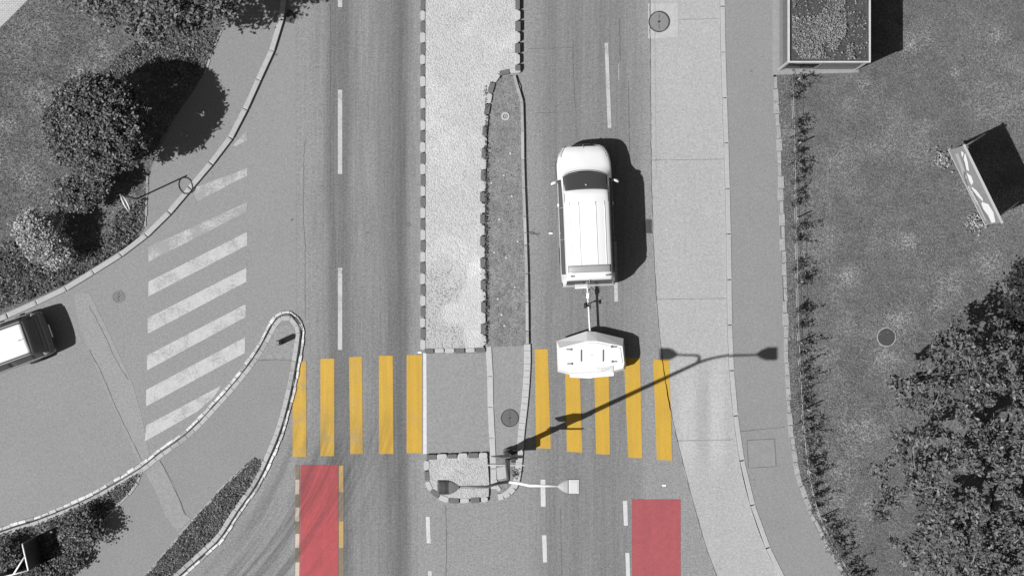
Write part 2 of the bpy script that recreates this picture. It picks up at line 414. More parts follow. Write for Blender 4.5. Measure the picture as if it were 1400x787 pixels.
def tile_mat():
    s = NT('pale_paving_tiles'); br = s.n('ShaderNodeTexBrick'); br.inputs['Scale'].default_value = 4
    for i, v in ((1, .3), (2, .24), (3, .12)): br.inputs[i].default_value = (v, v, v, 1)
    br.inputs['Mortar Size'].default_value = .03; s.l(s.coord(), br.inputs[0]); s.l(br.outputs[0], s.b.inputs['Base Color']); return s.m
M_TILE = tile_mat()

# ------------------------------------------------------------------ ground, roads, pavements
def big_ground():
    bm = bmesh.new(); v = [bm.verts.new((x, y, -.06)) for x, y in [(-400, -400), (400, -400), (400, 400), (-400, 400)]]
    bm.faces.new(v); return tag(link('ground', bm, M_TURF), kind='structure', label='grassy ground stretching beyond the roads', cat='ground')
big_ground()
# kerb line of the left lawn path
LK = [(388, 8), (383, 36), (375, 62), (362, 92), (346, 126), (331, 160), (318, 185), (297, 213), (276, 240), (256, 262), (236, 286), (217, 307), (200, 322), (176, 341), (150, 358), (116, 379), (84, 398), (45, 416), (0, 436)]
LKs = [(p.x, p.y) for p in smooth_path([(392, -60), (390, -20)] + LK + [(-60, 462), (-200, 505)], 4)]
sheet('road', [(-1200, -1500), (1010, -1500), (1010, 700), (1100, 900), (1190, 1100), (1700, 2200), (-1200, 2200)], 0, M_ROAD, 'grey asphalt main road with worn wheel tracks', 'road')
# side-road sheet, smoother and older asphalt, covers the left
sheet('side_road', [(-1200, -1500), (402, -1500), (405, 430), (405, 520), (300, 640), (60, 900), (-1200, 900)], .004, M_SIDE, 'smooth grey asphalt side road curving away on the left', 'road')
# concrete lane
CL = [(886, -300), (888, 0), (889, 150), (891, 300), (896, 400), (902, 470), (912, 540), (927, 610), (945, 680), (962, 740), (980, 790), (1015, 880), (1080, 1050), (1185, 1300), (1440, 1900)]
CR = [(982, -300), (984, 0), (987, 130), (990, 220), (993, 350), (994, 440), (997, 510), (1003, 575), (1013, 640), (1027, 695), (1045, 745), (1068, 792), (1110, 880), (1190, 1050), (1310, 1300), (1590, 1900)]
CLs = [(p.x, p.y) for p in smooth_path(CL, 5)]; CRs = [(p.x, p.y) for p in smooth_path(CR, 5)]
sheet('concrete_road', CLs + CRs[::-1], .008, M_CONC, 'pale concrete lane with cross joints right of the road', 'road')
# right footpath
PR = [(1056, -300), (1056, 0), (1057, 105), (1062, 200), (1066, 300), (1070, 400), (1073, 500), (1078, 580), (1087, 645), (1106, 700), (1132, 752), (1158, 795), (1215, 880), (1330, 1050), (1490, 1300), (1830, 1900)]
PRs = [(p.x, p.y) for p in smooth_path(PR, 5)]
K1 = [(x + 3.5, y) for x, y in CRs]
slab('pavement', [(x + 6, y) for x, y in CRs] + PRs[::-1], -.04, .095, M_PAVE, 'smooth dark footpath between kerb and grass on the right', 'pavement')
kerb('pavement_kerb', K1, 6, -.04, .115, [M_KERB], 62, .03, 'long pale kerb stones between concrete lane and right footpath', smooth=False)
# right edging strip, ragged
kerb('footpath_edge_kerb', [(x + 2.5, y + (0)) for x, y in PRs if y > 100], 6.5, -.04, .105, [M_KERB_WORN], 17, .01, 'weathered overgrown edging stones between footpath and lawn', smooth=False, jitter=.25)
# right lawn
slab('lawn', [(x + 4, y) for x, y in PRs] + [(2600, 1900), (2600, -300)], -.04, .085, M_TURF, 'patchy mown lawn on the right with dry spots', 'lawn')
# left lawn + path
LAWN_L = [(-800, -700), (330, -700), (322, -60), (306, 0), (302, 45), (290, 72), (280, 100), (262, 130), (240, 160), (218, 195), (205, 235), (201, 270), (200, 305), (197, 316)] + [(x - 4.5, y - 4) for x, y in LKs if x < 194] + [(-800, 640)]
PATH_L = [(x - 3, y - 2) for x, y in LKs if 194 < x and y > -60] + [(192, 310), (196, 270), (200, 235), (213, 193), (235, 158), (257, 128), (275, 98), (285, 71), (297, 44), (301, 0), (316, -60)]
slab('path', PATH_L, -.04, .096, M_PAVE, 'grey asphalt footpath wedge between left lawn and kerb', 'path')
slab('lawn', LAWN_L, -.04, .11, M_TURF_LEFT, 'rough lawn with trees and shrubs in the upper left', 'lawn')
kerb('path_edge_kerb', [(303, 42), (290, 72), (280, 102)], 3, -.04, .125, [M_KERB_WORN], 14, .01, 'thin weathered edging beside the upper left lawn', jitter=.2)
kerb('path_edge_kerb', [(203, 240), (201, 270), (200, 312)], 3, -.04, .125, [M_KERB_WORN], 14, .01, 'thin weathered edging below the round tree shadow', jitter=.2)
kerb('lawn_kerb', LKs, 7, -.04, .12, [M_KERB], 44, .02, 'long curved pale kerb around the upper left corner', smooth=False)
sheet('paving', [(-400, -300), (70, -300), (40, 0), (18, 22), (0, 40), (-80, 110), (-400, 330)], .114, M_TILE, 'pale tiled paving at the upper left corner', 'paving')
# --- left island
def offset(px, d):
    out = []
    for i, p in enumerate(px):
        a = Vector(px[max(0, i - 1)]); b = Vector(px[min(len(px) - 1, i + 1)]); t = (b - a).normalized()
        q = Vector(p) + Vector((-t.y, t.x)) * d; out.append((q.x, q.y))
    return out
IL = [(-120, 765), (10, 718), (51, 705), (109, 681), (152, 658), (193, 633), (213, 617), (254, 587), (292, 548), (325, 510), (350, 476), (365, 448), (375, 432), (388, 425), (401, 427), (413, 441), (416.5, 452), (411, 494), (401, 545), (387, 594), (365, 645), (350, 672), (330, 700), (305, 738), (280, 762), (252, 787), (180, 850)]
ILs = [(p.x, p.y) for p in smooth_path(IL, 6)]
slab('traffic_island', offset(ILs, 5.5) + [(60, 1000), (-300, 1000), (-300, 800)], .0, .1, M_PAVE, 'grey asphalt triangular traffic island with rounded tip on the left', 'island')
iin = offset(ILs, 8.5)
kerb('island_kerb', offset(ILs, 1.5), 3.9, 0, .06, [M_CHIP, M_KERB_WORN, M_KERB_LIGHT], 11, .006, 'white painted outer kerb edge around the triangular island', smooth=False, jitter=.16, pattern=[0, 0, 0, 0, 1, 0, 0, 0, 2, 0, 0])
kerb('island_kerb', iin, 6, 0, .118, [M_KERB_WORN, M_KERB], 13, .004, 'grey inner kerb course around the triangular island', smooth=False, pattern=[1, 1, 1, 1, 1, 1, 0, 0, 0, 1, 1, 1])
ribbon('island_seam', offset(ILs, 4.8), 1.5, .121, M_DARKSEAM, 'dark joint between white and grey island kerbs', smooth=False, jit=.3)
# gravelly tip
sheet('island_gravel', [(392, 444), (402, 446), (405, 458), (405, 480), (402, 492), (352, 492), (362, 474), (374, 452), (382, 446)], .104, mat('tip_gravel', .165, .9, [(14, .2), (34, .2)], (25, .02)), 'rough pebbly surface in the island tip', 'gravel')
ribbon('island_seam', [(352, 492), (376, 491), (402, 493)], 1.2, .108, M_SEAM, 'dark cross joint below the island tip', jit=.4)
# planting strips
STRIP2 = [(346, 626), (357, 628), (356, 640), (341, 664), (321, 692), (296, 730), (270, 755), (242, 781), (180, 830), (170, 830), (198, 787), (230, 750), (262, 712), (296, 675), (322, 648)]
sheet('planting_soil', STRIP2, .104, M_SOIL, 'dark soil under the narrow planting strip in the island', 'soil')
kerb('planting_kerb', [(352, 626), (343, 629), (322, 648), (296, 675), (262, 712), (230, 750), (198, 787), (160, 830)], 3, .1, .125, [M_KERB_WORN], 25, .01, 'thin edging along the narrow planting strip', jitter=.2)
STRIP1 = [(191, 645), (188, 655), (176, 674), (160, 690), (145, 707), (130, 724), (118, 742), (100, 765), (90, 787), (80, 830), (-120, 830), (-120, 772), (0, 730), (60, 712), (130, 682)]
sheet('planting_soil', STRIP1, .104, M_SOIL, 'dark soil of the planted bed at the lower left corner', 'soil')
kerb('planting_kerb', [(195, 640), (190, 656), (176, 676), (160, 692), (148, 706), (134, 720)], 3.5, .1, .13, [M_KERB_WORN], 20, .01, 'curved edging around the tip of the lower left bed', jitter=.2)
# old trench repairs
sheet('road_patch', [(100, 402), (122, 400), (138, 432), (160, 478), (180, 520), (192, 560), (205, 622), (190, 632), (176, 600), (150, 545), (126, 490), (110, 450)], .009, M_PATCH, 'coarse pale repair strip crossing the side road', 'road patch')
ribbon('road_seam', [(122, 478), (140, 512), (160, 560), (180, 600), (196, 634)], 1.1, .014, M_SEAM, 'long dark crack left of the repair strip', jit=.5)
ribbon('road_seam', [(122, 418), (140, 452), (158, 490), (176, 520)], .9, .014, M_SEAM, 'short dark crack right of the repair strip', jit=.5)
sheet('path_patch', [(200, 645), (219, 628), (238, 660), (252, 700), (262, 708), (244, 726), (228, 705), (214, 672)], .106, M_PATCH, 'coarse pale repair strip inside the island', 'path patch')
ribbon('path_seam', [(219, 628), (238, 664), (255, 704)], 1, .112, M_SEAM, 'dark crack beside the repair strip inside the island', jit=.5)
# --- median
ML = 582; MED = [(582, -300), (582, 477), (661, 475), (660, 420), (659, 340), (659, 270), (661, 205), (664, 160), (669, 125), (674, 108), (690, 100), (708, 98), (709, -300)]
slab('median_paving', MED, 0, .1, M_PEBBLE, 'pale pebble paving on the central reservation', 'median')
kerb('median_kerb', [(578.5, -120), (578.5, 478)], 7, 0, .12, [M_KERB_GREY, M_KERB_LIGHT], 14.95, .012, 'alternating grey and white kerb stones along the left side of the median', smooth=False, rnd=True, jitter=.08, pattern=[0, 1])
kerb('median_kerb', [(707.5, -120), (708, 98)], 7, 0, .19, [M_KERB_GREY, M_KERB_LIGHT], 14.95, .012, 'alternating kerb stones on the upper right side of the median', smooth=False, rnd=True, jitter=.08, pattern=[0, 1])
kerb('median_kerb', [(712, 97), (700, 97.5), (688, 99), (678, 105), (672, 120), (668, 140), (664, 168), (662, 205), (660, 270), (660, 340), (661, 400), (661, 474)], 7, 0, .135, [M_KERB_GREY, M_KERB_LIGHT], 15, .012, 'alternating kerb stones beside the narrow soil bed', rnd=True, jitter=.08, pattern=[1, 0])
kerb('median_kerb', [(580, 479.5), (664, 478)], 6.5, 0, .12, [M_KERB_GREY, M_KERB_LIGHT], 14, .012, 'kerb stones closing the lower end of the pebble paving', smooth=False, rnd=True, jitter=.08, pattern=[0, 1, 1, 0, 1])
# narrow soil bed
BED = [(674, 116), (682, 108), (695, 104), (706, 106), (712, 118), (713, 160), (714, 230), (717, 300), (719, 380), (719, 472), (666, 474), (665, 420), (664, 340), (664, 270), (666, 205), (669, 160)]
slab('median_soil', BED, 0, .06, M_SOIL_GREY, 'narrow mossy gravel bed between median stones and right lane', 'soil bed')
kerb('bed_kerb', [(703, 104), (708, 109), (711, 118), (714, 150), (715, 230), (717.5, 300), (720, 380), (721, 470)], 4, 0, .115, [M_KERB_WORN, M_KERB], 39, .012, 'thin concrete kerb on the right side of the mossy bed', pattern=[0, 0, 1])
ribbon('bed_seam', [(664, 140), (661.5, 170), (666, 200), (664.8, 260), (665, 330), (665.5, 400), (666.5, 470)], 1.6, .066, M_DARKSEAM, 'dark gap beside the bed stones', jit=.7)
# crossing refuge
slab('refuge_paving', [(583, 483), (668, 482), (669, 619), (583, 619)], 0, .02, M_REFUGE, 'level asphalt refuge in the middle of the crossing', 'refuge')
slab('refuge_paving', [(671, 474), (722, 472), (723, 500), (717, 580), (712, 625), (676, 625), (672, 540)], 0, .03, M_REFUGE, 'narrow asphalt strip between two pale kerbs in the crossing', 'refuge')
kerb('refuge_kerb', [(668, 472), (670, 500), (671, 560), (674, 620), (675, 668)], 8, 0, .06, [M_KERB_LIGHT], 42, .012, 'pale straight kerb down the middle of the refuge', smooth=True)
kerb('refuge_kerb', [(721, 470), (721, 500), (718, 545), (713, 590), (709, 640), (706, 658), (703, 665), (698, 671), (689, 677), (681, 679)], 9, 0, .075, [M_KERB_LIGHT, M_KERB_LIGHT], 9, .002, 'pale curved kerb along the right edge of the refuge', smooth=True)
kerb('refuge_kerb', [(677, 655), (679, 664), (684, 670)], 5, 0, .08, [M_KERB_LIGHT], 9, .012, 'small inner kerb ring at the foot of the lamp post island')
slab('refuge_paving', [(586, 622), (666, 621), (669, 660), (668, 678), (640, 681), (604, 679), (592, 670), (587, 655)], 0, .1, pebble_mat('pebble_small', .285, .24, True), 'pebble paving at the lower end of the median below the crossing', 'median')
slab('refuge_paving', [(678, 623), (710, 622), (707, 650), (700, 668), (688, 674), (681, 664), (678, 650)], 0, .05, M_SOIL_GREY, 'rough gravel around the lamp post foot', 'gravel')
kerb('refuge_kerb', [(583, 624), (667, 621)], 6.5, 0, .14, [M_KERB_GREY, M_KERB_LIGHT], 14.3, .012, 'alternating stones on the upper edge of the small pebble island', smooth=False, rnd=True, jitter=.08, pattern=[0, 1])
kerb('refuge_kerb', [(583.5, 628), (583.5, 645), (585, 662), (592, 672), (604, 680), (618, 683.5), (640, 683), (668, 681)], 7, 0, .12, [M_KERB_GREY, M_KERB_LIGHT], 14.3, .012, 'alternating stones around the lower rim of the small pebble island', rnd=True, jitter=.08, pattern=[1, 0])
slab('refuge_cover', [(679, 639), (694, 636), (697, 652), (680, 655)], .05, .058, M_CONCRETE, 'square concrete cover beside the lamp post', 'cover')

# ------------------------------------------------------------------ painted markings
def quad(name, q, m, label, group=None, z=.008, cat='road marking'):
    return sheet(name, q, z, m, label, cat, group)
ordn = ['first', 'second', 'third', 'fourth', 'fifth']
GY = 'yellow stripes of the pedestrian crossing'
ys = [([(400, 493), (419, 493), (419, 624), (400, 624)], M_YELLOW_OLD, 'worn yellow crossing stripe cut by the white island kerb'),
      ([(438, 490), (457, 490), (457, 623), (438, 623)], M_YELLOW_OLD, 'scuffed yellow crossing stripe, next right of the island kerb stripe'),
      ([(477, 488), (495, 487), (496, 620), (479, 620)], M_YELLOW_OLD, 'tyre marked yellow crossing stripe in the middle of the left lane'),
      ([(518, 486), (537, 486), (538, 620), (518, 620)], M_YELLOW, 'clean yellow crossing stripe, second left of the white median line'),
      ([(556, 485), (577, 485), (577, 619), (556, 619)], M_YELLOW, 'broad yellow crossing stripe touching the white median line')]
for q, m, lb in ys: quad('road_crossing_marking', q, m, lb, GY, .013 if q[0][0] < 405 else .008)
yr = [([(731, 477), (749, 477), (753, 613), (733, 612)], 'yellow crossing stripe nearest the curved refuge kerb'),
      ([(772, 486), (792, 487), (796, 618), (775, 617)], 'yellow crossing stripe under the left half of the white trailer'),
      ([(812, 488), (832, 489), (834, 621), (815, 620)], 'yellow crossing stripe under the right half of the white trailer'),
      ([(853, 489), (875, 489), (878, 626), (859, 625)], 'yellow crossing stripe just right of the trailer, crossed by lamp shadow'),
      ([(893, 491), (915, 491), (919, 629), (898, 628)], 'yellow crossing stripe running into the pale concrete lane')]
for q, lb in yr: quad('road_crossing_marking', q, M_YELLOW, lb, GY, .013 if q[0][0] > 890 else .008)
quad('road_edge_marking', [(578.5, 482), (583, 482), (583.5, 620), (578.5, 620)], M_WHITE_BRIGHT, 'narrow white line beside the last yellow stripe at the median', z=.024)
quad('road_surface_marking', [(411, 635), (462.5, 635), (462.5, 900), (410, 900)], M_RED, 'tyre marked red lane surface left of the median', None, .008)
quad('road_surface_marking', [(864, 682), (930.5, 682), (930.5, 900), (864, 900)], M_RED2, 'plain red lane surface below the right crossing', None, .008)
quad('road_edge_marking', [(404, 635), (410, 635), (409, 900), (403, 900)], M_BROWN, 'brownish strip along the left side of the tyre marked red surface', z=.008)
quad('road_edge_marking', [(463, 635), (470, 635), (470, 900), (463, 900)], M_BROWN, 'brownish strip along the right side of the tyre marked red surface', z=.008)
for i, (a, b) in enumerate([(655, 675), (693, 712), (729, 748), (768, 787), (806, 825)]):
    if a < 787: quad('road_dash_marking', [(404, a), (409.6, a), (409.2, b), (403.6, b)], M_PINK, '%s pale dash from the top, left of the tyre marked red surface' % ordn[i], 'pale dashes beside the red surface', .012)
for i, (a, b) in enumerate([(636, 672), (712, 748), (790, 825)]):
    if a < 787: quad('road_dash_marking', [(463.3, a), (469.6, a), (469.6, b), (463.3, b)], M_YELLOW_EDGE, '%s yellow dash from the top, right of the tyre marked red surface' % ('upper' if i == 0 else 'lower'), 'yellow dashes beside the red surface', .012)
for (a, b, w, lb) in [(-120, 10, M_WHITE_WORN, 'white lane dash cut by the top of the left carriageway'), (123, 238, M_WHITE_WORN, 'long white lane dash high on the left carriageway'), (366, 478, M_WHITE_WORN, 'long white lane dash just above the left yellow stripes')]:
    quad('road_dash_marking', [(462, a), (468, a), (468, b), (462, b)], w, lb, 'lane dashes')
quad('road_dash_marking', [(826.5, 59), (831.5, 59), (836, 175), (830.8, 175)], M_WHITE_WORN, 'long white lane dash ahead of the white van', 'lane dashes')
quad('road_dash_marking', [(838.5, 330), (843, 330), (845, 412), (840, 412)], M_WHITE_WORN, 'white lane dash partly under the rear of the white van', 'lane dashes')
for q, lb in [([(582, 706), (587.5, 706), (589, 742), (583.5, 742)], 'short white dash below the left end of the small pebble island'),
              ([(585, 780), (590, 780), (592, 815), (587, 815)], 'short white dash at the bottom edge left of centre'),
              ([(739, 655), (745.5, 655), (746, 692), (739.5, 692)], 'short white dash under the right arm of the street lamp'),
              ([(741, 731), (747, 731), (748, 768), (742.5, 768)], 'short white dash below the one crossed by the lamp arm'),
              ([(851.5, 684), (857.5, 684), (858.5, 718), (853, 718)], 'short white dash at the upper left corner of the plain red surface'),
              ([(855, 755), (860.5, 755), (862, 800), (856.5, 800)], 'short white dash left of the plain red surface at the bottom edge')]:
    quad('road_dash_marking', q, M_WHITE, lb, 'short lane dashes')
quad('road_edge_marking', [(845, 87), (846.5, 87), (846.8, 110), (845.2, 110)], M_WHITE_FADED, 'tiny faded line right of the dash ahead of the van')
# hatched area
HZ = [([(203, 337.6), (338, 276.6), (338, 289), (203, 358)], M_WHITE_FADED, 'half worn away white diagonal stripe above the solid ones'),
      ([(203, 385), (338, 317), (338, 335), (203, 405)], M_WHITE_WORN, 'uppermost solid white diagonal stripe on the side road'),
      ([(202, 434.6), (337, 366), (337, 385), (202, 456)], M_WHITE_WORN, 'second solid white diagonal stripe from the top'),
      ([(201, 485.5), (336, 415.6), (336, 433), (201, 506)], M_WHITE_WORN, 'third solid white diagonal stripe from the top'),
      ([(200, 532.5), (335, 461), (335, 482), (200, 555)], M_WHITE_WORN, 'fourth solid white diagonal stripe, its end beside the island kerb'),
      ([(200, 581), (304, 526), (290, 545), (270, 562), (198, 603)], M_WHITE_WORN, 'lowest white diagonal stripe cut off by the island kerb'),
      ([(262, 258), (338, 230), (338, 240), (270, 275)], M_WHITE_FADED, 'faded white diagonal stripe remnant below the ring shadow level'),
      ([(318, 199), (338, 178), (338, 192), (322, 200)], M_WHITE_FADED, 'small faded white remnant beside the upper left kerb')]
for q, m, lb in HZ: quad('road_hatch_marking', q, m, lb, 'white diagonal stripes on the side road', .010)

# seams and joints
for y, xa, xb, lb in [(219, 890, 992, 'joint across the concrete lane beside the van bonnet'), (409, 897, 993, 'joint across the concrete lane behind the van'), (602, 925, 1006, 'joint across the concrete lane below the crossing'), (27, 927, 984, 'joint across the concrete lane beside the round manhole')]:
    ribbon('road_seam', [(xa, y), ((xa + xb) / 2, y - .5), (xb, y - 1.5)], 1.1, .013, mat('joint_' + str(y), .14, .9), lb, jit=.15)
ribbon('road_seam', [(888.5, 0), (889.5, 150), (892, 300), (897, 400), (903, 470), (913, 540), (928, 610), (946, 680), (963, 740), (981, 790)], 1.4, .013, M_SEAM, 'dark joint between asphalt and concrete lanes', jit=.4)
ribbon('road_seam', [(895, 0), (896, 150), (897, 250)], 1.2, .013, M_SEAMW, 'pale scar along the left edge of the concrete lane', jit=.5)
ribbon('road_seam', [(722, 67), (748, 66), (784, 65)], .9, .005, M_SEAM, 'straight dark seam across the right lane near the top', jit=.3)
ribbon('road_seam', [(783, 54), (784, 100), (786.5, 152)], .9, .0055, M_SEAM, 'dark seam down the right lane near the top', jit=.3)
ribbon('road_seam', [(733, 154), (760, 154), (786, 152)], .9, .005, M_SEAM, 'dark seam across the lane ahead of the van', jit=.3)
ribbon('road_seam', [(847, 24), (847.5, 60), (848, 84)], 1.6, .005, M_SEAM, 'short dark scar left of the round manhole', jit=.4)
ribbon('road_seam', [(859, 110), (860.5, 190), (862, 240)], .9, .005, M_SEAM, 'thin seam ahead of the van near the concrete lane', jit=.3)
ribbon('road_seam', [(419, 190), (416, 200), (414.5, 280), (417, 350), (417, 440)], .7, .0095, mat('faint_seam', .115, .8), 'long thin dark crack left of the worn lane', jit=.5)
ribbon('road_seam', [(451.5, 0), (451.5, 200), (452, 300)], .8, .005, M_SEAM, 'thin dark edge left of the dark repaired strip', jit=.3)
ribbon('road_seam', [(609, 690), (610.5, 730), (610, 787), (611, 830)], 1.2, .005, M_SEAM, 'broken dark crack below the small pebble island', jit=.8)
ribbon('road_seam', [(766, 696), (767, 740), (768, 787)], 1.0, .005, M_SEAM, 'faint long crack in the lane at the bottom', jit=.4)
ribbon('pavement_seam', [(1006, 590), (1040, 586), (1076, 583)], 1, .099, M_SEAM, 'thin joint across the right footpath above the square cover', jit=.2)

# ------------------------------------------------------------------ covers, drains
def disc(bm, r, z0, z1, n=40, mi=0): cyl(bm, (0, 0, z0), (0, 0, z1), r, r, n, mi)
def manhole(px, py, r, z, label, m=M_IRON, ringm=None, pattern='spoke'):
    t = empty('manhole_cover', g(px, py, z)); tag(t, label, 'manhole cover')
    bm = bmesh.new(); disc(bm, r, -.03, .006)
    if pattern == 'grid':
        for i in range(-5, 6):
            w = math.sqrt(max(0, (r * .9) ** 2 - (i * r / 6) ** 2)); box(bm, (0, i * r / 6, .008), (2 * w, r / 16, .008))
    else:
        for k in range(8):
            a = k * math.pi / 4; box(bm, (math.cos(a) * r * .55, math.sin(a) * r * .55, .008), (r * .5, .02, .006), Matrix.Rotation(a, 4, 'Z'), 1 if k % 4 == 2 else 0)
        cyl(bm, (0, 0, .005), (0, 0, .014), r * .15, None, 12, 1)
    link('lid', bm, [m, M_IRON_D], t)
    bm = bmesh.new()
    for i in range(40):
        a0 = 2 * math.pi * i / 40; a1 = 2 * math.pi * (i + 1) / 40
        q = [(math.cos(a) * rr, math.sin(a) * rr) for a, rr in ((a0, r * 1.02), (a0, r * 1.13), (a1, r * 1.13), (a1, r * 1.02))]
        prism(bm, q, -.03, .014)
    link('rim', bm, ringm or M_IRON_D, t); return t
sheet('concrete_pad', [(886, 5), (927, 5), (927, 51), (886, 53)], .012, M_CONCRETE, 'square concrete pad around the round manhole at the top', 'pad')
manhole(901, 30, .33, .022, 'round iron manhole cover on a square pad in the concrete lane')
manhole(697, 571, .28, .03, 'dark round manhole cover in the refuge of the crossing', mat('dark_iron', .07, .6, [(20, .2)]))
manhole(162.5, 405.5, .2, .0, 'small flush round cover in the side road left of the diagonal stripes', mat('flush_iron', .11, .8, [(20, .3)]), mat('flush_rim', .125, .8))
manhole(1211, 460.5, .3, .1, 'round grooved manhole cover with pale concrete ring in the lawn', mat('lawn_iron', .036, .7, [(20, .2)]), mat('ring_concrete', .22, .8, [(12, .2)]), 'grid')
manhole(691, 159.5, .05, .07, 'small pale round valve cap in the mossy median bed', M_KERB_LIGHT, M_KERB_LIGHT)
tt = empty('valve_collar', g(691, 159.5, .06)); tag(tt, 'pale concrete collar around the valve cap in the median bed', 'collar')
bm = bmesh.new()
for i in range(24):
    a0 = 2 * math.pi * i / 24; a1 = 2 * math.pi * (i + 1) / 24
    prism(bm, [(math.cos(a) * rr, math.sin(a) * rr) for a, rr in ((a0, .085), (a0, .145), (a1, .145), (a1, .085))], 0, .03)
link('ring', bm, M_KERB_LIGHT, tt)
def grate(px, py, w, h, rz, z, label, rows=7):
    t = empty('drain_grate', g(px, py, z), rz); tag(t, label, 'drain grate')
    bm = bmesh.new(); 
    for s in (-1, 1):
        box(bm, (s * (w / 2 - .012), 0, .004), (.024, h, .02)); box(bm, (0, s * (h / 2 - .012), .003), (w - .05, .024, .018))
    link('frame', bm, mat('grate_frame', .06, .6), t)
    bm = bmesh.new(); box(bm, (0, 0, -.002), (w - .03, h - .03, .006)); link('pit', bm, M_BLACK, t)
    bm = bmesh.new()
    for i in range(rows): box(bm, (0, -h / 2 + h * (i + .5) / rows, .006), (w - .06, h / rows * .42, .008))
    box(bm, (0, 0, .007), (.02, h - .06, .011))
    link('grille', bm, mat('grate_bars', .055, .6), t); return t
grate(886, 309.5, .24, .5, 0, .016, 'rectangular drain grate at the edge of the concrete lane beside the van')
grate(397, 23, .34, .44, R(-14), .01, 'drain grate beside the kerb at the top, half under tree shadow')
# square cover
t = empty('access_cover', g(1040.5, 619, .096), R(3)); tag(t, 'large square access cover in the right footpath', 'access cover')
bm = bmesh.new(); box(bm, (0, 0, 0), (.94, .94, .008)); link('lid', bm, mat('cover_fill', .15, .9, [(3, .12), (14, .12)]), t)
bm = bmesh.new()
for s in (-1, 1): box(bm, (s * .485, 0, .002), (.014, .984, .01)); box(bm, (0, s * .485, .0015), (.95, .014, .009))
link('rim', bm, M_SEAM, t)

# ------------------------------------------------------------------ vegetation tools
def mesh_from(name, co, faces_idx, mats, mi=None, parent=None, k=4):
    me = bpy.data.meshes.new(name); nf = len(faces_idx)
    me.vertices.add(len(co)); me.vertices.foreach_set('co', co.astype(np.float32).ravel())
    me.loops.add(nf * k); me.loops.foreach_set('vertex_index', faces_idx.astype(np.int32).ravel())
    me.polygons.add(nf); me.polygons.foreach_set('loop_start', np.arange(0, nf * k, k, dtype=np.int32))
    if mi is not None: me.polygons.foreach_set('material_index', mi.astype(np.int32))
    for m in (mats if isinstance(mats, (list, tuple)) else [mats]): me.materials.append(m)
    me.update(calc_edges=True)
    o = bpy.data.objects.new(name, me); COL.objects.link(o)
    if parent: o.parent = parent
    return o
def leaves(name, P, size, mats, parent=None, flat=.5, weights=None, aspect=.55, sizevar=.4):
    """one rhombic leaf per point; flat 0 random .. 1 horizontal"""
    n = len(P)
    nrm = rng.normal(size=(n, 3)); nrm /= np.linalg.norm(nrm, axis=1)[:, None]
    nrm[:, 2] = np.abs(nrm[:, 2]); nrm = nrm * (1 - flat) + np.array([0, 0, 1]) * flat
    nrm /= np.linalg.norm(nrm, axis=1)[:, None]
    a = rng.normal(size=(n, 3)); a -= (a * nrm).sum(1)[:, None] * nrm; a /= np.linalg.norm(a, axis=1)[:, None]
    b = np.cross(nrm, a); s = size * (1 + rng.uniform(-sizevar, sizevar, n))[:, None]
    co = np.stack([P - a * s, P + b * s * aspect - a * s * .1, P + a * s, P - b * s * aspect - a * s * .1], 1).reshape(-1, 3)
    f = np.arange(n * 4).reshape(n, 4)
    mats = mats if isinstance(mats, (list, tuple)) else [mats]
    mi = rng.choice(len(mats), n, p=weights) if len(mats) > 1 else np.zeros(n)
    return mesh_from(name, co, f, mats, mi, parent)
def blades(name, P, h, w, mats, weights=None, lean=.6, parent=None):
    n = len(P); ang = rng.uniform(0, 2 * np.pi, n); hh = h * rng.uniform(.4, 1.3, n)
    d = np.stack([np.cos(ang), np.sin(ang), np.zeros(n)], 1); la = rng.uniform(0, 2 * np.pi, n)
    top = P + np.stack([np.cos(la) * hh * lean, np.sin(la) * hh * lean, hh], 1)
    co = np.stack([P - d * w, P + d * w, top], 1).reshape(-1, 3)
    f = np.arange(n * 3).reshape(n, 3); mats = mats if isinstance(mats, (list, tuple)) else [mats]
    mi = rng.choice(len(mats), n, p=weights) if len(mats) > 1 else np.zeros(n)
    return mesh_from(name, co, f, mats, mi, parent, 3)
def inpoly(x, y, poly):
    c = np.zeros(len(x), bool); n = len(poly); j = n - 1
    for i in range(n):
        xi, yi = poly[i]; xj, yj = poly[j]
        if yi != yj: c ^= ((yi > y) != (yj > y)) & (x < (xj - xi) * (y - yi) / (yj - yi) + xi)
        j = i
    return c
def sample(poly, n):
    xs = [p[0] for p in poly]; ys_ = [p[1] for p in poly]; x = rng.uniform(min(xs), max(xs), n * 3); y = rng.uniform(min(ys_), max(ys_), n * 3)
    k = inpoly(x, y, poly); return x[k][:n], y[k][:n]
def P3(x, y, z): return np.stack([(x - 700) / PPM, (393.5 - y) / PPM, z + np.zeros(len(x))], 1)
def vnoise(x, y, s, seed=0):
    r = np.random.default_rng(seed); t = r.random((64, 64)); u = x / s; v = y / s
    i = np.floor(u).astype(int); j = np.floor(v).astype(int); fu = u - i; fv = v - j; fu = fu * fu * (3 - 2 * fu); fv = fv * fv * (3 - 2 * fv)
    A = t[i % 64, j % 64]; B = t[(i + 1) % 64, j % 64]; C = t[i % 64, (j + 1) % 64]; D = t[(i + 1) % 64, (j + 1) % 64]
    return (A * (1 - fu) + B * fu) * (1 - fv) + (C * (1 - fu) + D * fu) * fv

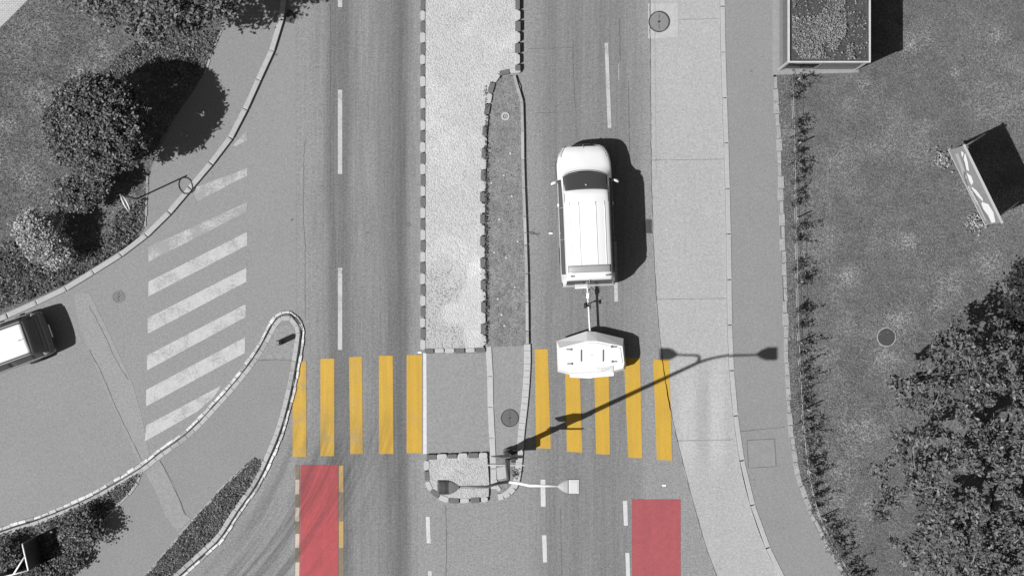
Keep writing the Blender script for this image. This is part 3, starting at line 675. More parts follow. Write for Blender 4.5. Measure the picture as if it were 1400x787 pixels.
# grass of both lawns (stuff)
RL = [(x + 5, y) for x, y in PRs if -60 < y < 850] + [(1460, 850), (1460, -60)]
x, y = sample(RL, 90000)
keep = ~((x > 1057) & (x < 1174) & (y < 102)); x, y = x[keep], y[keep]
o = blades('grass', P3(x, y, .083), .055, .008, [M_BLADE, M_BLADE_D, M_DRY], [.62, .335, .045]); tag(o, 'short mown grass covering the right lawn', 'grass', None, 'stuff')
LL = [(-60, -60), (300, -60), (302, 45), (280, 100), (240, 160), (206, 235), (198, 310)] + [(x_ - 6, y_ - 6) for x_, y_ in LKs if x_ < 190 and x_ > -60] + [(-60, 455)]
x, y = sample(LL, 60000); keep = ~(x + y < 42); x, y = x[keep], y[keep]
o = blades('grass', P3(x, y, .108), .07, .009, [M_BLADE, M_BLADE_D, M_DRY], [.6, .36, .04]); tag(o, 'rough grass covering the upper left lawn', 'grass', None, 'stuff')
# dry tufts
spots = [(1360, 48, 14, 500), (1222, 440, 26, 1500), (1240, 452, 18, 700), (1298, 385, 22, 900), (1285, 415, 14, 500), (1255, 520, 18, 600), (1170, 600, 30, 1800), (1175, 560, 26, 1300), (1150, 640, 16, 900), (1230, 560, 18, 700),
         (1155, 520, 18, 500), (1290, 216, 7, 330), (1333, 303, 8, 330), (1305, 102, 6, 120), (1297, 133, 4, 60), (1275, 305, 8, 120), (1176, 300, 4, 60), (1315, 80, 8, 100), (1180, 117, 10, 300), (1240, 70, 12, 140), (1350, 360, 20, 300), (1300, 350, 20, 350), (1215, 480, 25, 700), (1185, 690, 14, 300), (1090, 640, 18, 700), (1108, 690, 18, 700), (1086, 560, 10, 500), (1084, 470, 8, 300), (1135, 735, 14, 400), (1078, 400, 6, 200)]
xs = np.concatenate([rng.normal(a, s, n) for a, b, s, n in spots] + [rng.uniform(1070, 1400, 1500)]); ysn = np.concatenate([rng.normal(b, s * 1.1, n) for a, b, s, n in spots] + [rng.uniform(0, 787, 1500)])
k = inpoly(xs, ysn, RL); xs, ysn = xs[k], ysn[k]; nn = vnoise(xs, ysn, 6, 3); k = nn > .42
o = blades('dry_grass', P3(xs[k], ysn[k], .085), .07, .012, [M_DRY, M_BLADE], [.75, .25], 1.0); tag(o, 'pale dry grass tufts scattered over the right lawn', 'dry grass', None, 'stuff')
spots = [(60, 130, 24, 300), (40, 240, 20, 260), (110, 100, 30, 260), (15, 165, 10, 160), (130, 100, 12, 100)]
xs = np.concatenate([rng.normal(a, s, n) for a, b, s, n in spots]); ysn = np.concatenate([rng.normal(b, s * 1.2, n) for a, b, s, n in spots])
o = blades('dry_grass', P3(xs, ysn, .11), .07, .01, [M_DRY, M_BLADE], [.5, .5], 1.0); tag(o, 'pale dry blades in the upper left lawn', 'dry grass', None, 'stuff')
# tufts at sign feet handled above; undergrowth
def under(name, poly, n, h, size, mats, wts, label, z0=.1, patch=18):
    x, y = sample(poly, n); hn = vnoise(x, y, patch, 5) ** 1.5
    P = P3(x, y, 0); P[:, 2] = z0 + rng.uniform(.05, 1, len(x)) * h * (.15 + hn)
    return tag(leaves(name, P, size, mats, None, .35, wts), label, 'undergrowth', None, 'stuff')
under('undergrowth', [(-60, 345), (20, 330), (45, 365), (80, 360), (110, 345), (150, 325), (160, 290), (200, 270), (198, 308), (176, 335), (150, 350), (116, 371), (84, 390), (45, 408), (-60, 440)], 9000, .4, .045, [M_LEAF, M_LEAF_D], [.6, .4], 'leafy ground cover along the upper left kerb')
under('undergrowth', [(180, 60), (300, 42), (285, 85), (262, 120), (235, 112), (190, 98), (150, 118), (140, 100)], 4500, .22, .04, [M_LEAF, M_LEAF_D], [.7, .3], 'leafy ground cover between the two upper left trees')
under('undergrowth', STRIP2, 9000, .2, .034, [M_LEAF, M_BLADE, M_LEAF_D], [.45, .2, .35], 'dense dark ground cover in the narrow island planting strip', .1)
under('undergrowth', STRIP1, 12000, .26, .038, [M_LEAF, M_BLADE, M_LEAF_D], [.45, .15, .4], 'dense ground cover in the lower left planted bed', .1)
under('weeds', [(x + 2, y) for x, y in PRs if 105 < y < 800] + [(x + 26, y) for x, y in PRs if 105 < y < 800][::-1], 1900, .06, .03, [M_BLADE, M_DRY, M_LEAF_D], [.65, .27, .08], 'low weeds along the right footpath edge', .085, 12)
under('weeds', BED, 1500, .04, .025, [M_LEAF, M_DRY, M_KERB_WORN], [.5, .2, .3], 'sparse weeds in the mossy median bed', .06, 10)
for k_, (px, py) in enumerate([(689, 240), (683, 300), (700, 268), (676, 345), (692, 352), (704, 392), (681, 408), (690, 445), (708, 330), (672, 250), (698, 210), (686, 430)]):
    bm = bmesh.new(); bmesh.ops.create_icosphere(bm, subdivisions=2, radius=.045)
    for v in bm.verts: v.co *= random.uniform(.8, 1.15); v.co.z *= .5
    o = link('pebble', bm, M_KERB_LIGHT); o.location = g(px, py, .07); tag(o, 'small pale pebble lying in the mossy median bed', 'pebble', 'pale pebbles in the mossy median bed')
x = rng.normal(664.5, 1.2, 900); y = rng.uniform(118, 470, 900); P = P3(x, y, .06); P[:, 2] += rng.uniform(0, .12, 900)
tag(leaves('weeds', P, .035, [M_LEAF_D, M_LEAF], None, .3, [.7, .3]), 'dark weeds in the gap beside the bed stones', 'weeds', None, 'stuff')

def clump_cloud(center, rad, nclump, per, spread, shell=.75, squash=1.0, lumps=0.1, seed=1, top_only=True):
    r = np.random.default_rng(seed); v = r.normal(size=(nclump, 3)); v /= np.linalg.norm(v, axis=1)[:, None]
    if top_only: v[:, 2] = np.where(v[:, 2] < -.35, -v[:, 2], v[:, 2])
    rr = r.uniform(shell, 1, nclump) * (1 + r.normal(0, lumps, nclump) * .5)
    inner = r.random(nclump) < .22; rr[inner] *= r.uniform(.3, .8, inner.sum())
    C = v * rr[:, None] * np.array([rad[0], rad[1], rad[2]])
    P = np.repeat(C, per, 0) + r.normal(size=(nclump * per, 3)) * spread * np.array([1, 1, .7])
    return P + np.array(center), C + np.array(center)
def tree(base, height, centers, label, group, seed, leafsize=.07, mats=(None,), wts=None, per=26, spread=.16, flat=.3, bark=M_BARK_D, limb_r=.035, name='leafy_tree', tr=.1, shell=.75):
    """centers: list of (x,y,z,rx,ry,rz,nclump) local metres"""
    t = empty(name, base); tag(t, label, 'tree', group)
    Ps, Cs = [], []
    for i, (cx, cy, cz, rx, ry, rz, nc) in enumerate(centers):
        P, C = clump_cloud((cx, cy, cz), (rx, ry, rz), nc, per, spread, shell, seed=seed + i); Ps.append(P); Cs.append(C)
    P = np.concatenate(Ps); C = np.concatenate(Cs)
    P = P[P[:, 2] > .15]
    leaves('crown', P, leafsize, list(mats), t, flat, wts)
    bm = bmesh.new(); r = random.Random(seed); zc = min(c[2] for c in centers)
    tube(bm, [(0, 0, -.05), (.03, .02, zc * .5), (.0, .05, zc)], [tr, tr * .8, tr * .6], 10)
    idx = r.sample(range(len(C)), min(26, len(C)))
    for q in idx:
        c = Vector(C[q]); s = Vector((0, .03, zc * r.uniform(.45, 1.0))); m_ = s.lerp(c, .5) + Vector((r.uniform(-.15, .15), r.uniform(-.15, .15), .1))
        tube(bm, [s, m_, c], [limb_r, limb_r * .6, limb_r * .25], 5)
    link('trunk', bm, bark, t); return t
# round tree: crown seen at (131,172), about 3 m up
c0 = gh(132, 172, 2.5); b0 = (c0.x, c0.y, .1)
tree(b0, 4.5, [(0, 0, 2.4, 1.68, 1.62, 1.3, 720)], 'round dense dark tree on the left lawn with a big round shadow', 'trees on the left lawn', 11, .055, [M_LEAF, M_LEAF_D], [.62, .38], 46, .085, .3, shell=.86, name='round_tree')
c0 = gh(103, 266, 1.0); b1 = (c0.x, c0.y, .1)
tree(b1, 2, [(0, 0, 1.0, .75, .6, .7, 120), (.7, .35, 1.0, .6, .5, .6, 60)], 'small dark shrub tucked below the round tree', 'shrubs on the left lawn', 21, .05, [M_LEAF, M_LEAF_D], [.75, .25], 30, .09, .3, name='small_tree', tr=.05, limb_r=.02)
c0 = gh(57, 327, 1.0); b2 = (c0.x, c0.y, .1)
tree(b2, 1.8, [(0, .1, 1.15, .75, .75, .85, 130), (.5, -.5, .8, .55, .5, .6, 60), (-.15, .45, 1.5, .45, .45, .5, 40)], 'pale silvery shrub with a dark oval shadow near the left kerb', 'shrubs on the left lawn', 31, .045, [M_LEAF_P, M_LEAF], [.7, .3], 32, .1, .3, name='pale_tree', tr=.05, limb_r=.02)
# top-left spreading tree
c0 = gh(212, -38, 3.6); b3 = (c0.x, c0.y, .1)
tree(b3, 5.5, [(0, 0, 3.4, 2.6, 2.3, 1.7, 420), (-2.0, .3, 2.6, 1.5, 1.5, 1.2, 190), (1.9, .1, 3.6, 1.4, 1.5, 1.2, 170)], 'wide leafy tree at the top left edge, shading the lawn', 'trees on the left lawn', 41, .07, [M_LEAF, M_LEAF_D], [.65, .35], 48, .17, .35, name='spreading_tree', tr=.14)
# lower-left bushes
for i, (px, py, z, r_, lb) in enumerate([(112, 725, .6, .75, 'dark bush right of the notice board shadow'), (12, 762, .5, .6, 'bush left of the white board frame'), (62, 790, .35, .6, 'low bush at the bottom edge below the notice board shadow'), (95, 762, .3, .5, 'low bush beside the path at the lower left')]):
    c = gh(px, py, z)
    tree((c.x, c.y, .1), 1, [(0, 0, z, r_, r_ * .9, z * .8, int(90 * r_ / .6))], lb, 'bushes in the lower left bed', 60 + i, .05, [M_LEAF, M_LEAF_D], [.5, .5], 28, .11, .3, name='low_bush', tr=.03, limb_r=.015)
# big open tree lower right
def right_tree():
    base = g(1330, 640, .08); t = empty('pine_tree', base); tag(t, 'large open crowned tree with pale bare twigs filling the lower right corner', 'tree', None)
    CR_ = [(1500, 462), (1400, 455), (1362, 440), (1318, 442), (1296, 430), (1290, 445), (1276, 470), (1282, 492), (1262, 505), (1228, 508), (1215, 520), (1215, 532), (1228, 545), (1236, 565), (1215, 600), (1200, 608), (1204, 624), (1190, 640), (1192, 655), (1210, 665), (1195, 680), (1190, 700), (1212, 712), (1232, 708), (1245, 730), (1218, 740), (1238, 765), (1262, 790), (1270, 860), (1500, 860)]
    x, y = sample(CR_, 1350); d = np.array([min(math.hypot(a - px, b - py) for px, py in CR_) for a, b in zip(x, y)])
    z = 2.6 + np.clip(d / 70, 0, 1) * 2.6 * rng.uniform(.55, 1.05, len(x)) + rng.uniform(-.5, .3, len(x))
    nn = vnoise(x, y, 26, 9); k = (nn > .36) | (rng.random(len(x)) < .15); x, y, z = x[k], y[k], z[k]
    s = (CAM_H - z) / CAM_H; C = np.stack([(x - 700) / PPM * s, (393.5 - y) / PPM * s, z], 1) - np.array(base)
    per = 40; P = np.repeat(C, per, 0)
    v = rng.normal(size=P.shape); v /= np.linalg.norm(v, axis=1)[:, None]; rad = rng.uniform(.3, 1, len(P)) ** .5 * np.repeat(rng.uniform(.15, .3, len(C)), per)
    P = P + v * rad[:, None] * np.array([1, 1, .75])
    leaves('crown', P, .075, [M_LEAF_T, M_LEAF_D, M_LEAF], t, .3, [.45, .25, .3], .45)
    bm = bmesh.new(); r = random.Random(5)
    tube(bm, [(0, 0, -.1), (.1, 0, 1.4), (.0, .15, 3.0), (.2, .2, 4.4)], [.2, .17, .12, .06], 12)
    mains = []
    for k in range(9):
        a = k * .7 + r.uniform(-.2, .2); L = r.uniform(2.2, 3.6); s0 = Vector((.05, .08, r.uniform(1.2, 3.2)))
        e = Vector((math.cos(a) * L, math.sin(a) * L * 1.35, s0.z + r.uniform(1, 2))); m_ = s0.lerp(e, .5) + Vector((r.uniform(-.3, .3), r.uniform(-.3, .3), .25))
        tube(bm, [s0, m_, e], [.08, .05, .02], 8); mains.append(tuple(s0.lerp(m_, u) for u in (.4, .7, 1)) + tuple(m_.lerp(e, u) for u in (.25, .5, .75, 1)))
    idx = r.sample(range(len(C)), 220)
    for q in idx:
        c = Vector(C[q]); best = min([m for tr in mains for m in tr], key=lambda p: (p - c).length)
        tube(bm, [best, best.lerp(c, .55) + Vector((r.uniform(-.12, .12), r.uniform(-.12, .12), .06)), c], [.022, .014, .006], 5)
    link('trunk', bm, M_BARK, t)
    # pale dead twigs that stand above the leaves
    tw = mat('dead_twig', .2, .9)
    for px, py, ax, ay in [(1245, 660, 1, 0), (1251, 640, 0, 1), (1262, 668, .9, .2), (1330, 770, .3, 1), (1340, 745, .4, .9), (1372, 735, .5, .9), (1340, 525, .2, 1), (1383, 520, 1, -.6), (1290, 620, .4, -1), (1355, 580, .3, 1), (1325, 500, .1, 1), (1300, 700, 1, .3), (1270, 560, .8, .4), (1385, 650, -.6, .7), (1312, 480, .2, 1), (1368, 700, .7, .5)]:
        bm = bmesh.new(); z = 4.9; p = gh(px, py, z) - base; d = Vector((ax, ay, 0)).normalized()
        a_ = 0; q0 = p - Vector((0, 0, .5)); pts_t = [q0, p]; q0 = p
        for k_ in range(r.randint(2, 4)):
            a_ += r.uniform(-.5, .5); q0 = q0 + (Matrix.Rotation(a_, 3, 'Z') @ d) * r.uniform(.15, .3) + Vector((0, 0, r.uniform(-.05, .05))); pts_t.append(q0)
        tube(bm, pts_t, [.016 - .002 * k_ for k_ in range(len(pts_t))], 5)
        if r.random() < .7:
            b_ = pts_t[-2]; dd = Matrix.Rotation(r.choice((-1, 1)) * r.uniform(.5, 1.2), 3, 'Z') @ d; tube(bm, [b_, b_ + dd * .18, b_ + dd * r.uniform(.25, .45) + Vector((0, 0, .04))], [.01, .008, .005], 5)
        link('twig', bm, tw, t)
right_tree()
c0 = gh(1424, 408, 2.0)
tree((c0.x, c0.y, .08), 4, [(0, 0, 2.0, 1.25, 1.4, 1.3, 260)], 'very dark dense evergreen cut off by the right edge above the large open tree', None, 71, .07, [mat('evergreen_leaf', .022, .6)], None, 34, .13, .3, name='evergreen_tree', tr=.12)
# fence of young hedge plants
FX = [(1079, 108), (1082, 200), (1084, 300), (1086, 400), (1088, 470), (1092, 550), (1098, 620), (1109, 680), (1127, 728), (1151, 770), (1180, 815)]
FXs = smooth_path(FX, 8)
fence = empty('wire_fence', g(1090, 400, .085)); tag(fence, 'low wire fence on thin posts along the row of young hedge plants', 'fence')
FO = g(1090, 400, .085)
for i, (px, py, lean) in enumerate([(1087, 112, 0), (1088, 198, .0), (1089, 298, -.12), (1091, 385, 0), (1094, 466, -.12), (1100, 558, 0), (1105, 640, -.1), (1122, 705, 0), (1166, 784, -.1)]):
    bm = bmesh.new(); p = g(px, py, .0) - Vector((FO.x, FO.y, 0)); cyl(bm, p, p + Vector((lean, lean * .4, .85)), .022, None, 8)
    link('fence_post', bm, mat('post_wood', .24, .9) if i == 0 else bpy.data.materials['post_wood'], fence)
for h in (.3, .6):
    bm = bmesh.new(); tube(bm, [g(p.x, p.y, h) - Vector((FO.x, FO.y, 0)) for p in FXs], .006, 4)
    link('wire', bm, M_SILVER, fence)
def plant(seed):
    t = empty('hedge_plant', (0, 0, 0)); r = random.Random(seed); q = np.random.default_rng(seed); bm = bmesh.new(); tips = []
    for k in range(6):
        a = r.uniform(0, 6.28); L = r.uniform(.1, .34); h = r.uniform(.4, 1.0)
        e = Vector((math.cos(a) * L * .7, math.sin(a) * L, h)); m_ = Vector((e.x * .35, e.y * .35, h * .55)); tube(bm, [(0, 0, 0), m_, e], [.009, .007, .004], 4)
        tips += [m_.lerp(e, u) for u in (0, .4, .8, 1.0)]
        for _ in range(2):
            b_ = m_.lerp(e, r.random()); s_ = b_ + Vector((r.uniform(-.15, .15), r.uniform(-.15, .15), r.uniform(0, .12))); tube(bm, [b_, s_], [.005, .003], 4); tips.append(s_)
    link('stem', bm, mat('twig_pale', .14, .9) if 'twig_pale' not in bpy.data.materials else bpy.data.materials['twig_pale'], t)
    T = np.array([list(p) for p in tips]); P = np.repeat(T, 8, 0) + q.normal(size=(len(T) * 8, 3)) * .035
    leaves('foliage', P, .03, [M_LEAF, M_LEAF_D], t, .15, [.75, .25]); return t
protos = [plant(s) for s in (1, 2, 3, 4, 5)]
used = set(); pts = resample(FXs, 13); npl = 0
for i, p in enumerate(pts):
    if random.random() < .16: continue
    j = random.randrange(5); o = protos[j] if j not in used else copy_tree(protos[j]); used.add(j)
    o.location = g(p.x + random.uniform(-2, 3), p.y + random.uniform(-2.5, 2.5), .085); o.rotation_euler = (random.uniform(-.1, .1), random.uniform(-.1, .1), random.uniform(0, 6.28))
    s = random.uniform(.7, 1.12); o.scale = (s, s, s)
    tag(o, 'sparse twiggy young plant in the row along the low wire fence', 'hedge plant', 'young hedge plants along the wire fence')
# small weeds
def weed(px, py, z, label, n=60, s=.12):
    t = empty('weed', g(px, py, z)); tag(t, label, 'weed'); P = rng.normal(size=(n, 3)) * s * np.array([1, 1, .5]); P[:, 2] = np.abs(P[:, 2]) + .02
    leaves('foliage', P, .04, [M_LEAF_D, M_LEAF], t, .3, [.8, .2], .35)
def pale_weed(px, py, z, label, n, s_):
    t = empty('weed', g(px, py, z)); tag(t, label, 'weed'); P = rng.normal(size=(n, 3)) * s_ * np.array([1, 1, .5]); P[:, 2] = np.abs(P[:, 2]) + .03
    leaves('foliage', P, .045, [M_LEAF_P, M_BLADE], t, .4, [.7, .3], .5)
pale_weed(1286, 218, .085, 'pale tuft growing at the upper foot of the picture board', 160, .17)
pale_weed(1331, 304, .085, 'pale tuft growing at the lower foot of the picture board', 160, .16)
weed(705, 647, .05, 'dark weed growing beside the lamp post foot', 90, .065)
weed(664, 377, .06, 'dark weed leaning over the stones beside the bed', 40, .09)
t = empty('fallen_twig', g(727, 319, .0)); tag(t, 'dark fallen twig across the kerb of the mossy bed', 'twig')
bm = bmesh.new(); tube(bm, [(-.28, .02, .13), (-.05, 0, .13), (.1, -.02, .04), (.32, .0, .02)], [.006, .012, .01, .005], 5); tube(bm, [(-.02, 0, .13), (.0, .14, .12)], .006, 5); tube(bm, [(.1, -.02, .04), (.22, -.09, .02)], .005, 5); tube(bm, [(0, 0, .12), (-.08, -.08, .12)], .007, 5)
link('stick', bm, M_BARK_D, t)
for px, py, z, lb in [(574, 481.5, .0, 'small white object on the road above the broad yellow stripe'), (753, 319, 0, 'small white scrap on the road left of the van'), (908, 663, .0, 'small white scrap on the road above the plain red surface')]:
    bm = bmesh.new(); box(bm, (0, 0, .015), (.13, .05, .03), None, 0, .01); o = link('road_scrap', bm, M_PLATE); o.location = g(px, py, z); tag(o, lb, 'scrap')

M_STAIN = mat('oil_stain', .085, .7, [(9, .2)])
for px, py, r_, z_, lb in [(558, 307, 4.5, .005, 'dark oil stain low on the left carriageway near the median'), (399, 300, 2.2, .009, 'tiny dark stain left of the worn lane'), (440, 254, 2.2, .005, 'tiny dark spot above the worn lane edge'), (378, 75, 2.5, .009, 'small dark spot beside the upper left kerb'), (1027, 98, 1.6, .099, 'tiny dark spot on the right footpath'), (503, 318, 2.5, .005, 'small dark pit in the left carriageway'), (830, 414, 2.5, .005, 'small dark stain behind the van'), (1030, 655, 1.5, .099, 'small dark fleck on the footpath below the square cover')]:
    q = [(px + math.cos(a) * r_ * random.uniform(.6, 1.2), py + math.sin(a) * r_ * .8 * random.uniform(.6, 1.2)) for a in [k * math.pi / 6 for k in range(12)]]
    sheet('road_stain_marking', q, z_, M_STAIN, lb, 'stain')
# ------------------------------------------------------------------ vehicles: lofted shells
class Shell:
    def __init__(s, st):
        s.Y = [a[0] for a in st]; s.X = np.array([a[1] for a in st]); s.Z = np.array([a[2] for a in st]); s.n = len(st[0][1])
    def at(s, y, a):
        """y along, a -1..1 across (0 centre of roof, +-1 sill)"""
        Y = s.Y; y = max(min(y, Y[0]), Y[-1]); i = 0
        while i < len(Y) - 2 and y < Y[i + 1]: i += 1
        t = (Y[i] - y) / (Y[i] - Y[i + 1]); X = s.X[i] * (1 - t) + s.X[i + 1] * t; Z = s.Z[i] * (1 - t) + s.Z[i + 1] * t
        f = (1 - abs(a)) * (s.n - 1); k = min(int(f), s.n - 2); u = f - k
        def cr(A):
            p1, p2 = A[k], A[k + 1]; p0 = A[k - 1] if k > 0 else 2 * p1 - p2
            p3 = A[k + 2] if k < s.n - 2 else None
            if p3 is None: p3 = (-A[k] if A is X else A[k])
            return .5 * (2 * p1 + (p2 - p0) * u + (2 * p0 - 5 * p1 + 4 * p2 - p3) * u * u + (-p0 + 3 * p1 - 3 * p2 + p3) * u ** 3)
        return Vector((math.copysign(cr(X), a) if a != 0 else 0.0, y, cr(Z)))
    def nrm(s, y, a):
        e = .01; da = s.at(y, min(1, a + e)) - s.at(y, max(-1, a - e)); dy = s.at(min(y + e, s.Y[0]), a) - s.at(max(y - e, s.Y[-1]), a)
        n = dy.cross(da); n = -n if n.dot(Vector((0, 0, 1)) + Vector((s.at(y, a).x, 0, 0))) < 0 else n
        return n.normalized() if n.length else Vector((0, 0, 1))
    def body(s, name, m, parent, na=56, extra=6):
        bm = bmesh.new(); ys = []
        for a, b in zip(s.Y, s.Y[1:]):
            k = max(1, int((a - b) / .12)); ys += [a + (b - a) * j / k for j in range(k)]
        ys.append(s.Y[-1]); rows = [[bm.verts.new(s.at(y, -1 + 2 * i / na)) for i in range(na + 1)] for y in ys]
        for r0, r1 in zip(rows, rows[1:]):
            for i in range(na): bm.faces.new((r0[i], r1[i], r1[i + 1], r0[i + 1])).smooth = True
            bm.faces.new((r0[0], r0[-1], r1[-1], r1[0]))
        bm.faces.new(rows[0][::1]); bm.faces.new(rows[-1][::-1])
        bmesh.ops.recalc_face_normals(bm, faces=bm.faces)
        return link(name, bm, m, parent)
    def patch(s, name, y0, y1, a0, a1, m, parent, off=.006, ny=8, na=12):
        """y0,y1 may be functions of a; thin proud panel"""
        bm = bmesh.new(); rows = []
        for j in range(ny + 1):
            row = []
            for i in range(na + 1):
                A0 = a0[0] + (a0[1] - a0[0]) * j / ny if isinstance(a0, tuple) else a0; A1 = a1[0] + (a1[1] - a1[0]) * j / ny if isinstance(a1, tuple) else a1
                a = A0 + (A1 - A0) * i / na; ya = y0(a) if callable(y0) else y0; yb = y1(a) if callable(y1) else y1; y = ya + (yb - ya) * j / ny
                row.append((s.at(y, a), s.nrm(y, a)))
            rows.append(row)
        T = [[bm.verts.new(p + n * off) for p, n in r] for r in rows]; B = [[bm.verts.new(p - n * .01) for p, n in r] for r in rows]
        for j in range(ny):
            for i in range(na): bm.faces.new((T[j][i], T[j + 1][i], T[j + 1][i + 1], T[j][i + 1])).smooth = True
        ring = [T[0][i] for i in range(na + 1)] + [T[j][na] for j in range(1, ny + 1)] + [T[ny][i] for i in range(na - 1, -1, -1)] + [T[j][0] for j in range(ny - 1, 0, -1)]
        rb = [B[0][i] for i in range(na + 1)] + [B[j][na] for j in range(1, ny + 1)] + [B[ny][i] for i in range(na - 1, -1, -1)] + [B[j][0] for j in range(ny - 1, 0, -1)]
        for i in range(len(ring)): bm.faces.new((ring[i], ring[(i + 1) % len(ring)], rb[(i + 1) % len(ring)], rb[i]))
        bmesh.ops.recalc_face_normals(bm, faces=bm.faces)
        f0 = bm.faces[:] and max(bm.faces, key=lambda f: f.calc_area())
        return link(name, bm, m, parent)
def wheel(parent, x, y, r=.33, w=.2, m=M_SILVER):
    bm = bmesh.new(); sx = 1 if x > 0 else -1
    prof = [(r * .62, -w / 2), (r * .93, -w / 2), (r, -w / 2 + .03), (r, w / 2 - .03), (r * .93, w / 2), (r * .62, w / 2)]
    n = 28; rings = []
    for k in range(n):
        a = 2 * math.pi * k / n; rings.append([bm.verts.new((x + v, y + math.cos(a) * u, r + math.sin(a) * u)) for u, v in prof])
    for k in range(n):
        for q in range(len(prof)): bm.faces.new((rings[k][q], rings[(k + 1) % n][q], rings[(k + 1) % n][(q + 1) % 6], rings[k][(q + 1) % 6])).smooth = True
    wh = link('wheel', bm, M_RUBBER, parent)
    bm = bmesh.new(); cyl(bm, (x - w * .3, y, r), (x + w * .3, y, r), r * .22, None, 16)
    for k in range(6):
        a = k * math.pi / 3; box(bm, (x + sx * w * .3, y + math.cos(a) * r * .38, r + math.sin(a) * r * .38), (.03, r * .5, .06), Matrix.Rotation(a, 4, 'X'))
    cyl(bm, (x - w * .35, y, r), (x + w * .2, y, r), r * .61, None, 24); link('rim', bm, m, wh)

# --- white van
van = empty('camper_van', g(799.3, 295.5, 0), R(2.3)); tag(van, 'white van with dark windscreen towing the white trailer up the right lane', 'van')
lo = [.28, .55, .85]
VS = Shell([
 (2.45, [.36, .42, .44, .42, .36, .26, .14, 0], [.36, .46, .58, .66, .70, .72, .73, .73]),
 (2.41, [.52, .58, .60, .58, .48, .36, .19, 0], [.30, .46, .64, .80, .86, .89, .90, .90]),
 (2.32, [.66, .72, .74, .72, .60, .46, .23, 0], [.27, .5, .72, .90, .97, 1.0, 1.02, 1.02]),
 (2.12, [.80, .86, .87, .83, .69, .51, .25, 0], [.26, .5, .77, .96, 1.03, 1.06, 1.08, 1.08]),
 (1.80, [.88, .93, .94, .90, .76, .55, .27, 0], [.26, .52, .8, 1.0, 1.09, 1.12, 1.14, 1.15]),
 (1.52, [.88, .93, .94, .92, .78, .58, .29, 0], [.27] + [.54, .83] + [1.03, 1.12, 1.17, 1.20, 1.21]),
 (1.15, [.88, .93, .94, .925, .80, .64, .33, 0], lo + [1.06, 1.36, 1.49, 1.54, 1.55]),
 (0.76, [.88, .93, .94, .925, .79, .69, .37, 0], lo + [1.08, 1.64, 1.84, 1.90, 1.91]),
 (0.35, [.88, .93, .94, .925, .78, .71, .38, 0], lo + [1.08, 1.72, 1.87, 1.945, 1.96]),
 (-1.85, [.88, .93, .94, .925, .78, .71, .38, 0], lo + [1.08, 1.72, 1.87, 1.945, 1.96]),
 (-2.14, [.87, .92, .93, .91, .77, .70, .38, 0], lo + [1.08, 1.70, 1.83, 1.90, 1.91]),
 (-2.22, [.86, .91, .92, .90, .77, .69, .38, 0], lo + [1.08, 1.64, 1.74, 1.79, 1.80]),
 (-2.39, [.85, .90, .91, .89, .80, .69, .37, 0], [.3, .55, .82, 1.02, 1.10, 1.12, 1.13, 1.13]),
 (-2.44, [.84, .89, .90, .87, .78, .66, .35, 0], [.3, .52, .74, .86, .90, .91, .92, .92]),
 (-2.47, [.80, .86, .87, .83, .74, .6, .3, 0], [.34, .48, .60, .68, .70, .71, .71, .71])])
VS.body('body', M_CAR_WHITE, van)
VS.patch('windscreen', lambda a: 1.50 - 1.5 * abs(a) ** 2.2, lambda a: .83 - .5 * abs(a) ** 2, (-.40, -.30), (.40, .30), M_GLASS, van)
# windscreen mirror mount
ws = van.children[-1]
bm = bmesh.new(); box(bm, VS.at(.98, 0) + Vector((0, 0, .012)), (.05, .06, .02)); link('mirror_mount', bm, M_LENS, ws)
for s_ in (-1, 1):
    a0, a1 = (.449 * s_, .56 * s_)
    VS.patch('side_window', 1.22, .255, a0, a1, M_GLASS, van, ny=6, na=5)
    VS.patch('side_window', .245, -.825, a0, a1, M_GLASS, van, ny=6, na=5)
    VS.patch('side_window', -.835, -2.02, a0, a1, M_GLASS, van, ny=6, na=5)
    VS.patch('roof_trim', 1.25, .40, (.37 * s_, .305 * s_), (.388 * s_, .325 * s_), M_BLACK, van, .008, 6, 3)
    VS.patch('headlight', 2.40, 2.02, .50 * s_, .62 * s_, M_LENS, van, .006, 6, 6)
    VS.patch('headlight_seam', 2.38, 1.98, .475 * s_, .492 * s_, M_POLE, van, .004, 6, 3)
    VS.patch('tail_light', -2.30, -2.42, .56 * s_, .66 * s_, M_LIGHT_RED, van, .008, 4, 5)
    VS.patch('door_seam', .27, .262, .60 * s_, .95 * s_, M_POLE, van, .003, 2, 8)
    VS.patch('door_handle', .42, .32, .62 * s_, .65 * s_, M_CAR_WHITE, van, .03, 2, 2)
    for a in (.10, .22): VS.patch('roof_rib', .40, -1.80, s_ * a, s_ * (a + .014), M_CAR_WHITE, van, .008, 12, 2)
    bm = bmesh.new()
    bmesh.ops.create_uvsphere(bm, u_segments=16, v_segments=10, radius=1); bmesh.ops.scale(bm, vec=(.12, .075, .1), verts=bm.verts)
    for v in bm.verts: v.co.y = min(v.co.y, .075) if v.co.y > -.03 else -.03 + (v.co.y + .03) * .3
    bmesh.ops.rotate(bm, verts=bm.verts, cent=(0, 0, 0), matrix=Matrix.Rotation(s_ * -.35, 3, 'Z')); bmesh.ops.translate(bm, verts=bm.verts, vec=(s_ * 1.06, 1.12, 1.12))
    for f in bm.faces: f.smooth = True
    cyl(bm, (s_ * .9, 1.15, 1.08), (s_ * 1.0, 1.13, 1.1), .03, None, 8)
    mr = link('wing_mirror', bm, M_CAR_WHITE, van)
    bm = bmesh.new(); box(bm, (s_ * 1.06, 1.075, 1.12), (.17, .012, .13), Matrix.Rotation(s_ * -.35, 4, 'Z')); link('mirror_glass', bm, M_GLASS, mr)
    for yy in (1.62, -1.38): wheel(van, s_ * .85, yy)
